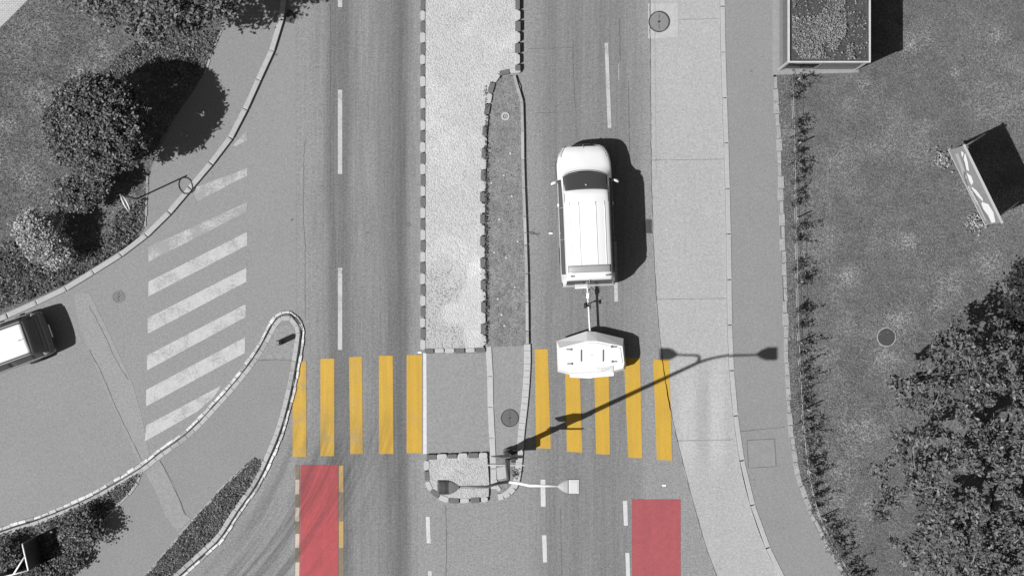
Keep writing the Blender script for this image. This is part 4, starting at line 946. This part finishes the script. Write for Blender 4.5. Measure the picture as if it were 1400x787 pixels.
VS.patch('bonnet_seam', lambda a: 1.545 - 1.5 * abs(a) ** 2.2, lambda a: 1.528 - 1.5 * abs(a) ** 2.2, -.42, .42, M_BLACK, van, .004, 2, 14)
VS.patch('rear_roof_panel', -1.74, -1.99, -.30, .30, mat('satin_grey', .2, .5), van, .012, 4, 16)
for a in (-.22, .24): 
    bm = bmesh.new(); box(bm, VS.at(-2.10, a) + Vector((0, 0, .012)), (.15, .05, .03)); link('roof_clip', bm, M_POLE, van)
bm = bmesh.new(); box(bm, VS.at(-2.08, .31) + Vector((0, 0, .012)), (.03, .04, .03)); link('roof_clip', bm, M_POLE, van)
VS.patch('rear_window', -2.25, -2.385, -.40, .40, M_GLASS, van, .008, 4, 14)
bm = bmesh.new(); tube(bm, [(0, -2.24, 1.80), (.0, -2.32, 1.52), (.02, -2.40, 1.2)], .014, 6); link('rear_wiper', bm, M_CHROME, van)
VS.patch('grille', 2.44, 2.36, -.30, .30, M_BLACK, van, .006, 4, 10)
bm = bmesh.new(); box(bm, (0, 2.462, .56), (.5, .02, .12)); link('number_plate', bm, M_PLATE, van)
bm = bmesh.new(); box(bm, (-.26, -2.495, .78), (.42, .05, .10), None, 0, .01); link('number_plate', bm, M_PLATE, van)
bm = bmesh.new(); tube(bm, [(.03, -2.35, .36), (.03, -2.50, .36), (.03, -2.56, .42)], .03, 8); 
bmesh.ops.create_uvsphere(bm, u_segments=12, v_segments=8, radius=.035, matrix=Matrix.Translation((.03, -2.56, .45))); link('tow_bar', bm, M_BLACK, van)
bm = bmesh.new(); tube(bm, [(0, 2.30, 1.035), (0, 2.40, .93), (0, 2.43, .86)], .018, 6); link('badge', bm, M_CHROME, van)

# --- small dark car, left edge
car = empty('hatchback_car', g(0.5, 478, 0), R(109.6)); tag(car, 'dark car with white roof cut off by the left edge', 'car')
l2 = [.25, .5, .7]
CS = Shell([
 (2.0, [.45, .5, .52, .5, .42, .3, .15, 0], [.32, .42, .5, .56, .60, .62, .63, .63]),
 (1.85, [.62, .68, .70, .66, .55, .42, .2, 0], [.27, .45, .6, .74, .80, .83, .84, .84]),
 (1.4, [.74, .79, .80, .76, .63, .5, .25, 0], l2 + [.86, .93, .95, .96, .97]),
 (.95, [.76, .80, .81, .79, .66, .54, .27, 0], l2 + [.9, .98, 1.01, 1.03, 1.04]),
 (.35, [.76, .80, .81, .79, .62, .55, .29, 0], l2 + [.92, 1.3, 1.38, 1.42, 1.43]),
 (0.0, [.76, .80, .81, .79, .61, .55, .29, 0], l2 + [.93, 1.38, 1.45, 1.48, 1.49]),
 (-1.42, [.76, .80, .81, .78, .60, .54, .28, 0], l2 + [.95, 1.37, 1.44, 1.47, 1.48]),
 (-1.56, [.75, .79, .80, .77, .61, .54, .28, 0], l2 + [.95, 1.28, 1.33, 1.36, 1.37]),
 (-1.80, [.73, .77, .78, .76, .66, .54, .28, 0], l2 + [.90, .98, 1.0, 1.01, 1.01]),
 (-1.88, [.71, .75, .76, .74, .66, .54, .28, 0], l2 + [.80, .84, .85, .86, .86]),
 (-1.95, [.66, .72, .73, .70, .62, .5, .26, 0], [.28, .45, .56, .62, .64, .65, .65, .65]),
 (-2.0, [.52, .58, .6, .56, .48, .38, .2, 0], [.32, .42, .48, .52, .54, .55, .55, .55])])
CS.body('body', M_CAR_DARK, car)
CS.patch('roof', .05, -1.42, -.27, .27, M_CAR_WHITE, car, .008, 12, 14)
CS.patch('rear_window', lambda a: -1.47 + .1 * abs(a), lambda a: -1.78 + .25 * abs(a) ** 2, -.38, .38, M_GLASS, car, .008, 6, 14)
CS.patch('windscreen', .85, .12, -.34, .34, M_GLASS, car, .008, 8, 12)
CS.patch('bumper_trim', lambda a: -1.865 + .30 * abs(a) ** 3, lambda a: -1.915 + .30 * abs(a) ** 3, -.55, .55, mat('grey_trim', .14, .35, (), None, .3), car, .01, 3, 24)
CS.patch('bumper', lambda a: -1.955 + .2 * abs(a) ** 3, lambda a: -1.985 + .2 * abs(a) ** 3, -.6, .6, bpy.data.materials['grey_trim'], car, .006, 3, 24)
for s_ in (-1, 1):
    CS.patch('side_window', .25, -.55, .46 * s_, .555 * s_, M_GLASS, car, .006, 6, 5)
    CS.patch('side_window', -.62, -1.40, .46 * s_, .555 * s_, M_GLASS, car, .006, 6, 5)
    CS.patch('belt_trim', .4, -1.75, .572 * s_, .60 * s_, M_CHROME, car, .008, 10, 2)
    CS.patch('roof_rail', 0, -1.38, .36 * s_, .40 * s_, M_SILVER, car, .02, 8, 2)
    CS.patch('tail_light', -1.70, -1.84, .44 * s_, .54 * s_, M_LENS, car, .01, 4, 4)
    for yy in (1.25, -1.22): wheel(car, s_ * .76, yy, .3, .19)
bm = bmesh.new(); box(bm, (.84, -.60, .68), (.10, .16, .05), None, 0, .012); link('door_handle', bm, M_BLACK, car)
bm = bmesh.new(); tube(bm, [(-.02, -1.16, 1.48), (-.02, -1.30, 1.56)], [.018, .006], 6); link('aerial', bm, M_BLACK, car)
bm = bmesh.new(); box(bm, (0, -2.02, .5), (.46, .02, .11)); link('number_plate', bm, M_PLATE, car)

# --- trailer
TO = g(806.5, 487, 0); tr = empty('box_trailer', TO); tag(tr, 'low white six sided trailer behind the van on the yellow stripes', 'trailer')
def tp(px, py, z): v = gh(px, py, z); return (v.x - TO.x, v.y - TO.y)
low = [tp(*p, .5) for p in [(761, 466), (802, 452.5), (815, 453.5), (852.5, 462.5), (855.5, 497), (854.5, 505), (839, 509.5), (779, 512), (762.5, 508)]]
top = [tp(*p, .86) for p in [(765, 475.5), (802.5, 466), (816.5, 466), (851, 473), (853.5, 496), (852, 503), (837, 507), (780, 509), (765, 505)]]
bm = bmesh.new(); a = [bm.verts.new((x, y, .5)) for x, y in low]; b = [bm.verts.new((x, y, .86)) for x, y in top]; c = [bm.verts.new((x * .96, y * .96, .36)) for x, y in low]
n = len(a)
for i in range(n):
    bm.faces.new((a[i], a[(i + 1) % n], b[(i + 1) % n], b[i])); bm.faces.new((c[i], c[(i + 1) % n], a[(i + 1) % n], a[i]))
bm.faces.new(b); bm.faces.new(c[::-1]); bmesh.ops.recalc_face_normals(bm, faces=bm.faces)
link('hull', bm, M_TRAILER, tr)
def plate_on(name, pxs, z, th, m):
    bm = bmesh.new(); prism(bm, [tp(*p, z) for p in pxs], z, z + th); bm.normal_update(); o = link(name, bm, m, tr); return o
plate_on('lid', [(768, 478), (803, 468.5), (816, 468.5), (848, 475.5), (851, 496), (833, 501), (782, 504.5), (768, 503)], .863, .02, M_TRAILER)
for px, py, s_ in [(778, 477.5, 1), (779, 497, 1), (839, 474, -1), (840, 494, -1)]:
    x_, y_ = tp(px, py, .9); bm = bmesh.new(); box(bm, (x_, y_, .895), (.18, .035, .02)); box(bm, (x_ + s_ * .075, y_, .9), (.05, .07, .025)); link('lid_clamp', bm, M_POLE, tr)
for px in (794.5, 824.5):
    x_, y_ = tp(px, 486, .9); bm = bmesh.new(); box(bm, (x_, y_, .90), (.035, .40, .03)); link('grab_handle', bm, M_POLE, tr)
bm = bmesh.new(); x_, y_ = tp(809, 485.5, .9); cyl(bm, (x_, y_, .88), (x_, y_, .9), .02, None, 10); link('lid_screw', bm, M_GREYP, tr)
plate_on('rear_shelf', [(779, 503), (839, 501), (839, 513.5), (814, 515.5), (806, 517), (779, 515.5)], .60, .03, M_TRAILER)
plate_on('rear_shelf_edge', [(805, 505.5), (815, 505), (815, 506.5), (805, 507)], .632, .01, M_GREYP)
plate_on('rear_label', [(815, 503.5), (838, 498.5), (838, 507), (816, 511)], .885, .006, mat('pale_label', .42, .5))
# faint lettering of the rear label: two blocks of strokes
bm = bmesh.new()
for (px, py, w, h) in [(823, 505.6, .02, .09), (827.3, 505.2, .02, .09), (825.2, 507.2, .09, .016), (825.2, 503.4, .09, .016), (829.5, 504.2, .018, .09), (832.3, 503.5, .018, .09), (830.9, 504.0, .06, .016), (835.3, 502.7, .018, .09), (835.3, 501.0, .07, .016)]:
    x_, y_ = tp(px, py, .9); box(bm, (x_, y_, .893), (w, h, .004))
link('label_lettering', bm, mat('faint_ink', .27, .6), tr)
# drawbar
x0, y0 = tp(803, 392, .45); x1, y1 = tp(807, 456, .45)
bm = bmesh.new(); tube(bm, [(x0, y0, .45), (x1, y1, .42), (x1, y1 - .6, .42)], .037, 10); link('drawbar', bm, M_TRAILER, tr)
xm, ym = tp(803.6, 404, .45)
bm = bmesh.new(); box(bm, (xm, ym, .47), (.10, .2, .1), None, 0, .02); cyl(bm, (xm, ym + .28, .45), (xm, ym + .28, .53), .055, None, 12); tube(bm, [(xm, ym + .1, .52), (xm - .02, ym + .3, .58)], .015, 6); link('hitch', bm, M_TRAILER2, tr)
xj, yj = tp(803.5, 418, .45)
bm = bmesh.new(); cyl(bm, (xj - .09, yj, .1), (xj - .09, yj, .62), .022, None, 8); cyl(bm, (xj - .12, yj, .09), (xj - .06, yj, .09), .09, None, 14); box(bm, (xj, yj, .47), (.2, .05, .05)); box(bm, (xj - .09, yj, .62), (.03, .14, .03)); box(bm, (xj + .09, yj - .03, .5), (.05, .14, .05)); link('jockey_wheel', bm, M_BLACK, tr)
bm = bmesh.new(); tube(bm, [(xm - .12, ym + .28, .5), (xm - .2, ym + .12, .46), (xm - .05, ym - .02, .48)], .008, 5); tube(bm, [(xm + .05, ym + .2, .5), (xm + .12, ym + .05, .46), (xm + .02, ym - .15, .5)], .008, 5); tube(bm, [(xm + .02, ym - .15, .5), (xm + .10, ym - .28, .62), (xm + .04, ym - .36, .5)], .008, 5); link('cable', bm, M_BLACK, tr)
for s_ in (-1, 1): wheel(tr, s_ * .86, -.02, .26, .17)
bm = bmesh.new(); cyl(bm, (-.8, -.02, .26), (.8, -.02, .26), .03, None, 10); box(bm, (0, -.02, .33), (.08, 1.2, .06)); box(bm, (0, .3, .34), (1.3, .05, .05)); link('axle', bm, M_POLE, tr)
for s_ in (-1, 1): bm = bmesh.new(); box(bm, (s_ * .62, -.62, .50), (.2, .06, .09), None, 0, .01); link('tail_light', bm, M_LIGHT_RED, tr)

# ------------------------------------------------------------------ street lamp
LB = g(693, 617, .05); lamp = empty('street_lamp', LB); tag(lamp, 'tall double armed street lamp on the median, one head dark, one pale', 'street lamp')
LT = g(696, 615.5, 8.96) - LB
bm = bmesh.new(); tube(bm, [(0, 0, 0), LT * .5, LT], [.10, .08, .055], 14); cyl(bm, (0, 0, 0), (0, 0, .25), .14, .12, 16); link('pole', bm, M_POLE, lamp)
def arm(s_, m, hy):
    bm = bmesh.new(); zt = 9.75 - LB.z; p = LT
    tube(bm, [p - Vector((0, 0, .05)), p + Vector((s_ * .10, .02, .16)), p + Vector((s_ * .28, .03, .45)), Vector((p.x + s_ * .62, p.y + hy, zt + .03)), Vector((p.x + s_ * 1.5, p.y + hy, zt + .1))], [.05, .048, .045, .042, .036], 10)
    return link('arm', bm, m, lamp)
arm(1, mat('sunlit_arm', .5, .4), .0); arm(-1, M_POLE, -.03)  # right arm paler, left darker: sun and shade put into their colours
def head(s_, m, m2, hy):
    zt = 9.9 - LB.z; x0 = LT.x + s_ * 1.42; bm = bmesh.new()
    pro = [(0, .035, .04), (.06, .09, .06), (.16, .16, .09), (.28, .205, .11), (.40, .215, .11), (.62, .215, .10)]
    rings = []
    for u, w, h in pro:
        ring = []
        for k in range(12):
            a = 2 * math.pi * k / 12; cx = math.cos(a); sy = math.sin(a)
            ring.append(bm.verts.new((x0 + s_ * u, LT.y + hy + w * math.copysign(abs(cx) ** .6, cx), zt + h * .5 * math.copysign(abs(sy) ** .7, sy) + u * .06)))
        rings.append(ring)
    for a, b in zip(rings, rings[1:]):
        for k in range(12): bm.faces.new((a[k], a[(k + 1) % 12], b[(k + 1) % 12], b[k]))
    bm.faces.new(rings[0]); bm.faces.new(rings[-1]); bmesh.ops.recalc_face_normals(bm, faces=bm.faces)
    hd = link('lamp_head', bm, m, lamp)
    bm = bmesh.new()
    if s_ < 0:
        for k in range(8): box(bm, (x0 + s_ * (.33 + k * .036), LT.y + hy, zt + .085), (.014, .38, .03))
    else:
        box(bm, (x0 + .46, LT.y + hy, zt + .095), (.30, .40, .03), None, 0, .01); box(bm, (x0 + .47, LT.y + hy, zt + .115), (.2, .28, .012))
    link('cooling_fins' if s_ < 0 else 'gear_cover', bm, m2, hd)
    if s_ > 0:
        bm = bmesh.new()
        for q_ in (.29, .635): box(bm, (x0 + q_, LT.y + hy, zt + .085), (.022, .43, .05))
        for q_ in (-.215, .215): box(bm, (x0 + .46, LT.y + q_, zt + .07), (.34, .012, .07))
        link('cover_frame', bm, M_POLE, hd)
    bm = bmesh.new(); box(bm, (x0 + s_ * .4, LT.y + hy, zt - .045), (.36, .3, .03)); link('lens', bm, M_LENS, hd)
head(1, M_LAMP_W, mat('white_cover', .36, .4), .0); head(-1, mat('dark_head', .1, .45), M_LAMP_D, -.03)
# direction signs fixed to the lamp post
sg = empty('direction_sign', g(693, 615, 2.75)); tag(sg, 'arrow shaped dark sign panel high on the lamp post, seen edge on', 'sign')
bm = bmesh.new()
pl = [(-.52, .22), (-.2, .68), (.52, .62), (.54, .0), (-.12, -.12)]
f = [bm.verts.new((x_, .12, z_)) for x_, z_ in pl]; b_ = [bm.verts.new((x_, .085, z_)) for x_, z_ in pl]
bm.faces.new(f); bm.faces.new(b_[::-1])
for i in range(5): bm.faces.new((f[i], f[(i + 1) % 5], b_[(i + 1) % 5], b_[i]))
bmesh.ops.recalc_face_normals(bm, faces=bm.faces); link('panel', bm, M_SIGNBACK, sg)
bm = bmesh.new(); box(bm, (.05, .04, .22), (.2, .1, .05)); link('bracket', bm, M_POLE, sg)
sg = empty('crossbar_sign', g(693, 617, 2.8)); tag(sg, 'narrow pale sign bar on the lamp post, second one down the photo', 'sign')
bm = bmesh.new(); box(bm, (-.02, -.16, .0), (1.22, .025, .12)); link('panel', bm, M_SILVER, sg)
bm = bmesh.new(); box(bm, (.0, -.10, .0), (.08, .12, .05)); box(bm, (-.3, -.11, .02), (.6, .03, .03)); link('bracket', bm, M_POLE, sg)
ts = empty('traffic_signal', g(703, 617, .05)); tag(ts, 'black pedestrian signal box low beside the lamp post foot', 'traffic signal')
bm = bmesh.new(); cyl(bm, (0, 0, 0), (0, 0, 1.0), .045, None, 10); link('post', bm, M_BLACK, ts)
bm = bmesh.new(); box(bm, (.0, -.02, .8), (.24, .3, .5), None, 0, .02); link('housing', bm, M_BLACK, ts)
bm = bmesh.new(); prism(bm, [(-.12, .12), (-.42, .03), (-.2, .17), (.0, .19)], .78, .86); box(bm, (-.02, -.2, .9), (.16, .14, .02)); link('visor', bm, M_BLACK, ts)
bm = bmesh.new(); cyl(bm, (0, -.17, .92), (0, -.19, .92), .07, None, 14); cyl(bm, (0, -.17, .7), (0, -.19, .7), .07, None, 14); link('lens', bm, M_LIGHT_RED, ts)

# bollard in the island tip
bo = empty('bollard', g(384, 467.5, .1)); tag(bo, 'short square dark bollard in the rounded island tip', 'bollard')
bm = bmesh.new(); box(bm, (0, 0, .32), (.13, .17, .64), None, 0, .015); link('post', bm, M_LAMP_D, bo)
bm = bmesh.new(); box(bm, (0, 0, .665), (.1, .13, .04), None, 0, .01); link('cap', bm, mat('bollard_cap', .13, .5), bo)

# ring on a post by the left kerb
rp = empty('ring_post', g(188, 272, .1)); tag(rp, 'thin post carrying an open metal ring near the left kerb', 'ring post')
bm = bmesh.new(); tube(bm, [(0, 0, 0), (0, 0, 2.35)], .03, 8); link('post', bm, M_POLE, rp)
bm = bmesh.new(); ax = Vector((.13, -.27, 0)).normalized(); cc = ax * .3 + Vector((0, 0, 2.15))
pts_ = [cc + ax * math.cos(a) * .29 + Vector((0, 0, math.sin(a) * .29)) for a in [2 * math.pi * k / 32 for k in range(33)]]
tube(bm, pts_, .022, 6)
link('ring', bm, mat('pale_ring', .5, .4), rp)

# ------------------------------------------------------------------ shelter with planted roof
SO = g(1115, 30, .09); sh = empty('bus_shelter', SO); tag(sh, 'glass sided shelter with a planted flat roof and pale rim', 'shelter')
w0 = (1063 - 1115) / PPM; w1 = (1169 - 1115) / PPM; s0 = -(97.5 - 30) / PPM; s1 = 110 / PPM; HT = 2.15
slab('shelter_floor_slab', [(1055.5, 103), (1173, 100), (1174, -90), (1055.5, -90)], -.02, .1, mat('slab_concrete', .168, .85, [(6, .1), (20, .12)]), 'pale concrete slab under the planted roof shelter', 'slab')
bm = bmesh.new(); box(bm, ((w0 + w1) / 2, (s0 + s1) / 2, HT - .08), (w1 - w0 - .02, s1 - s0 - .02, .1)); link('roof_deck', bm, mat('roof_substrate', .038, .95, [(5, .3), (20, .3)]), sh)
bm = bmesh.new()
for x_ in (w0, w1): box(bm, (x_, (s0 + s1) / 2, HT - .04), (.05, s1 - s0 + .05, .2))
for y_ in (s0, s1): box(bm, ((w0 + w1) / 2, y_, HT - .041), (w1 - w0 - .05, .05, .2))
link('roof_rim', bm, M_RIM, sh)
n = 26000; xx = rng.uniform(w0 + .12, w1 - .1, n); yy = rng.uniform(s0 + .1, s1 - .1, n); nz = vnoise(xx * 40 + 400, yy * 40 + 400, 34, 12) * .65 + vnoise(xx * 40 + 400, yy * 40 + 400, 11, 13) * .35
dens = np.clip((nz - .43) * 9, .05, 1); k = rng.random(n) < dens; P = np.stack([xx[k], yy[k], HT + rng.uniform(-.02, .09, k.sum())], 1)
o = leaves('roof_plants', P, .03, [M_SEDUM, M_LEAF], sh, .35, [.7, .3]); o['kind'] = 'stuff'
bm = bmesh.new(); 
for x_, y_ in ((w0 + .04, s0 + .04), (w1 - .04, s0 + .04), (w0 + .04, s1 - .04), (w1 - .04, s1 - .04)):
    bm = bmesh.new(); box(bm, (x_, y_, (HT - .14) / 2), (.07, .07, HT - .14)); link('corner_post', bm, M_SILVER, sh)
bm = bmesh.new(); box(bm, (w1 - .02, (s0 + s1) / 2, (HT - .14) / 2 + .02), (.03, s1 - s0 - .16, HT - .2)); link('back_wall', bm, M_GREYP, sh)
bm = bmesh.new(); box(bm, ((w0 + w1) / 2, s0 + .03, 1.05), (w1 - w0 - .16, .012, 1.7)); link('side_pane', bm, M_CLEAR, sh)
bm = bmesh.new(); box(bm, ((w0 + w1) / 2 + .55, s0 + .06, .95), (1.3, .04, 1.8)); link('side_panel', bm, M_GREYP, sh)
bm = bmesh.new(); box(bm, (w0 + .62, s0 + .10, .22), (1.1, .03, .3)); box(bm, (w0 + .16, s0 + .10, .9), (.16, .03, 1.05)); link('shadow_panel', bm, M_BLACK, sh)  # black L added to stand for the shadow inside the shelter
bm = bmesh.new(); box(bm, (w0 + .03, (s0 + s1) / 2, 1.05), (.012, s1 - s0 - .16, 1.7)); link('front_pane', bm, M_CLEAR, sh)
be = empty('bench', SO + Vector((.55, 1.6, .01))); tag(be, 'slatted bench inside the glass sided shelter', 'bench')
bm = bmesh.new()
for k in range(4): box(bm, (-.15 + k * .1, 0, .45), (.08, 3.4, .03))
link('seat', bm, M_BARK, be)
for y_ in (-1.3, 1.3): bm = bmesh.new(); box(bm, (0, y_, .215), (.34, .05, .43)); link('leg', bm, M_POLE, be)

# ------------------------------------------------------------------ billboard, right
A = gh(1298, 205, 1.3); B = gh(1348, 307, 1.3); mid = (A + B) / 2; d = (B - A); L = d.length; ang = math.atan2(d.y, d.x)
bb = empty('billboard', (mid.x, mid.y, .085), ang); tag(bb, 'grey and white picture board on two posts with back struts on the lawn', 'billboard')
# local: x along the board, +y = back/front
bm = bmesh.new(); box(bm, (0, 0, 2.17 - .085), (L, .05, 1.74)); link('panel', bm, mat('board_sheet', .165, .6, [(3, .12), (9, .12)]), bb)
for z_ in (2.97, 1.19):
    bm = bmesh.new(); box(bm, (0, 0, z_), (L + .06, .075, .05)); link('board_rail', bm, M_GREYP, bb)
# face towards the road (camera side): local -y or +y whichever points to -x world
fy = -1 if (Matrix.Rotation(ang, 3, 'Z') @ Vector((0, -1, 0))).x < 0 else 1
def art(name, polys, m, off=.03):
    bm = bmesh.new()
    for pl in polys:
        v = [bm.verts.new((u * L / 2, fy * off, 1.215 + w * 1.74)) for u, w in pl]; bm.faces.new(v)
    link(name, bm, m, bb)
sgn = 1 if True else -1
art('picture_shape', [[(-.9, .72), (-.8, .9), (-.6, .8), (-.38, .62), (-.42, .5), (-.62, .62), (-.8, .64)], [(-.36, .42), (-.25, .6), (-.1, .55), (-.03, .36), (-.14, .34), (-.25, .38)], [(0, .32), (.12, .5), (.34, .62), (.42, .56), (.22, .36), (.05, .26)], [(.42, .5), (.5, .8), (.72, .86), (.96, .7), (.97, .45), (.76, .46), (.6, .36), (.46, .4)]], mat('board_white', .5, .6))
art('picture_band', [[(-.88, .3), (-.5, .2), (-.2, .1), (-.22, .3), (-.55, .42), (-.85, .5)], [(-.1, .12), (.1, .05), (.5, .15), (.9, .1), (.9, .2), (.45, .26), (.1, .2)]], mat('board_pale', .26, .6), .031)
art('picture_line', [[(-.42, .3), (-.3, .16), (-.05, .06), (-.02, .1), (-.26, .22), (-.36, .36)], [(-.85, .86), (-.7, .58), (-.4, .44), (-.4, .47), (-.68, .62), (-.82, .87)], [(.0, .25), (.3, .3), (.6, .3), (.95, .38), (.95, .34), (.6, .25), (.3, .25), (.0, .2)]], mat('board_dark', .10, .6), .033)
# illegible lettering strokes
bm = bmesh.new()
for k in range(8):
    u = -.02 + k * .065; zc = 1.215 + .16 * 1.74; x_ = u * L / 2
    box(bm, (x_, fy * .034, zc), (.018, .004, .24)); 
    if k % 2 == 0: box(bm, (x_ + .03, fy * .034, zc + .1), (.06, .004, .04))
    if k % 3 != 1: box(bm, (x_ + .03, fy * .034, zc - .1), (.05, .004, .04))
link('lettering', bm, mat('board_letter', .42, .6), bb)
for s_ in (-1, 1):
    bm = bmesh.new(); box(bm, (s_ * (L / 2 - .10), -fy * .06, 1.5), (.07, .07, 3.0)); link('post', bm, M_POLE, bb)
    bm = bmesh.new(); tube(bm, [(s_ * (L / 2 - .10), -fy * .1, 2.2), (s_ * (L / 2 - .10), -fy * 1.75, .0)], .03, 8); link('strut', bm, M_SILVER, bb)

# ------------------------------------------------------------------ V shaped notice board, lower left
def wallseg(parent, p, q, z0, z1, th, m, name):
    bm = bmesh.new(); p = Vector(p); q = Vector(q); dd = (q - p); L_ = dd.length; a_ = math.atan2(dd.y, dd.x); c_ = (p + q) / 2
    box(bm, (c_.x, c_.y, (z0 + z1) / 2), (L_, th, z1 - z0), Matrix.Rotation(a_, 4, 'Z')); return link(name, bm, m, parent)
NH = 1.75; p1 = gh(31, 743, NH); p2 = gh(39, 779, NH); p3 = gh(-14, 793, NH)
nb = empty('notice_board', (p2.x, p2.y, .1)); tag(nb, 'dark v shaped notice board with white top frame, lower left bed', 'notice board')
o2 = Vector((p2.x, p2.y)); q1 = Vector((p1.x, p1.y)) - o2; q2 = Vector((0, 0)); q3 = Vector((p3.x, p3.y)) - o2
M_BOARD = mat('dark_board', .05, .5, [(4, .2)])
wallseg(nb, q1, q2, .0, NH - .1, .045, M_BOARD, 'panel'); wallseg(nb, q2, q3, .0, NH - .1, .045, M_BOARD, 'panel')
M_WF = mat('white_frame', .62, .5)
def bar(p, q, z, nm): 
    bm = bmesh.new(); tube(bm, [(p[0], p[1], z), (q[0], q[1], z)], .028, 8); link(nm, bm, M_WF, nb)
bar(q1, q2, NH - .07, 'top_rail'); bar(q2, q3, NH - .072, 'top_rail'); bar(q1 * .55, q3 * .38, NH - .068, 'brace')
for q in (q1, q2): bm = bmesh.new(); cyl(bm, (q.x, q.y, 0), (q.x, q.y, NH - .08), .03, None, 8); link('post', bm, M_POLE, nb)
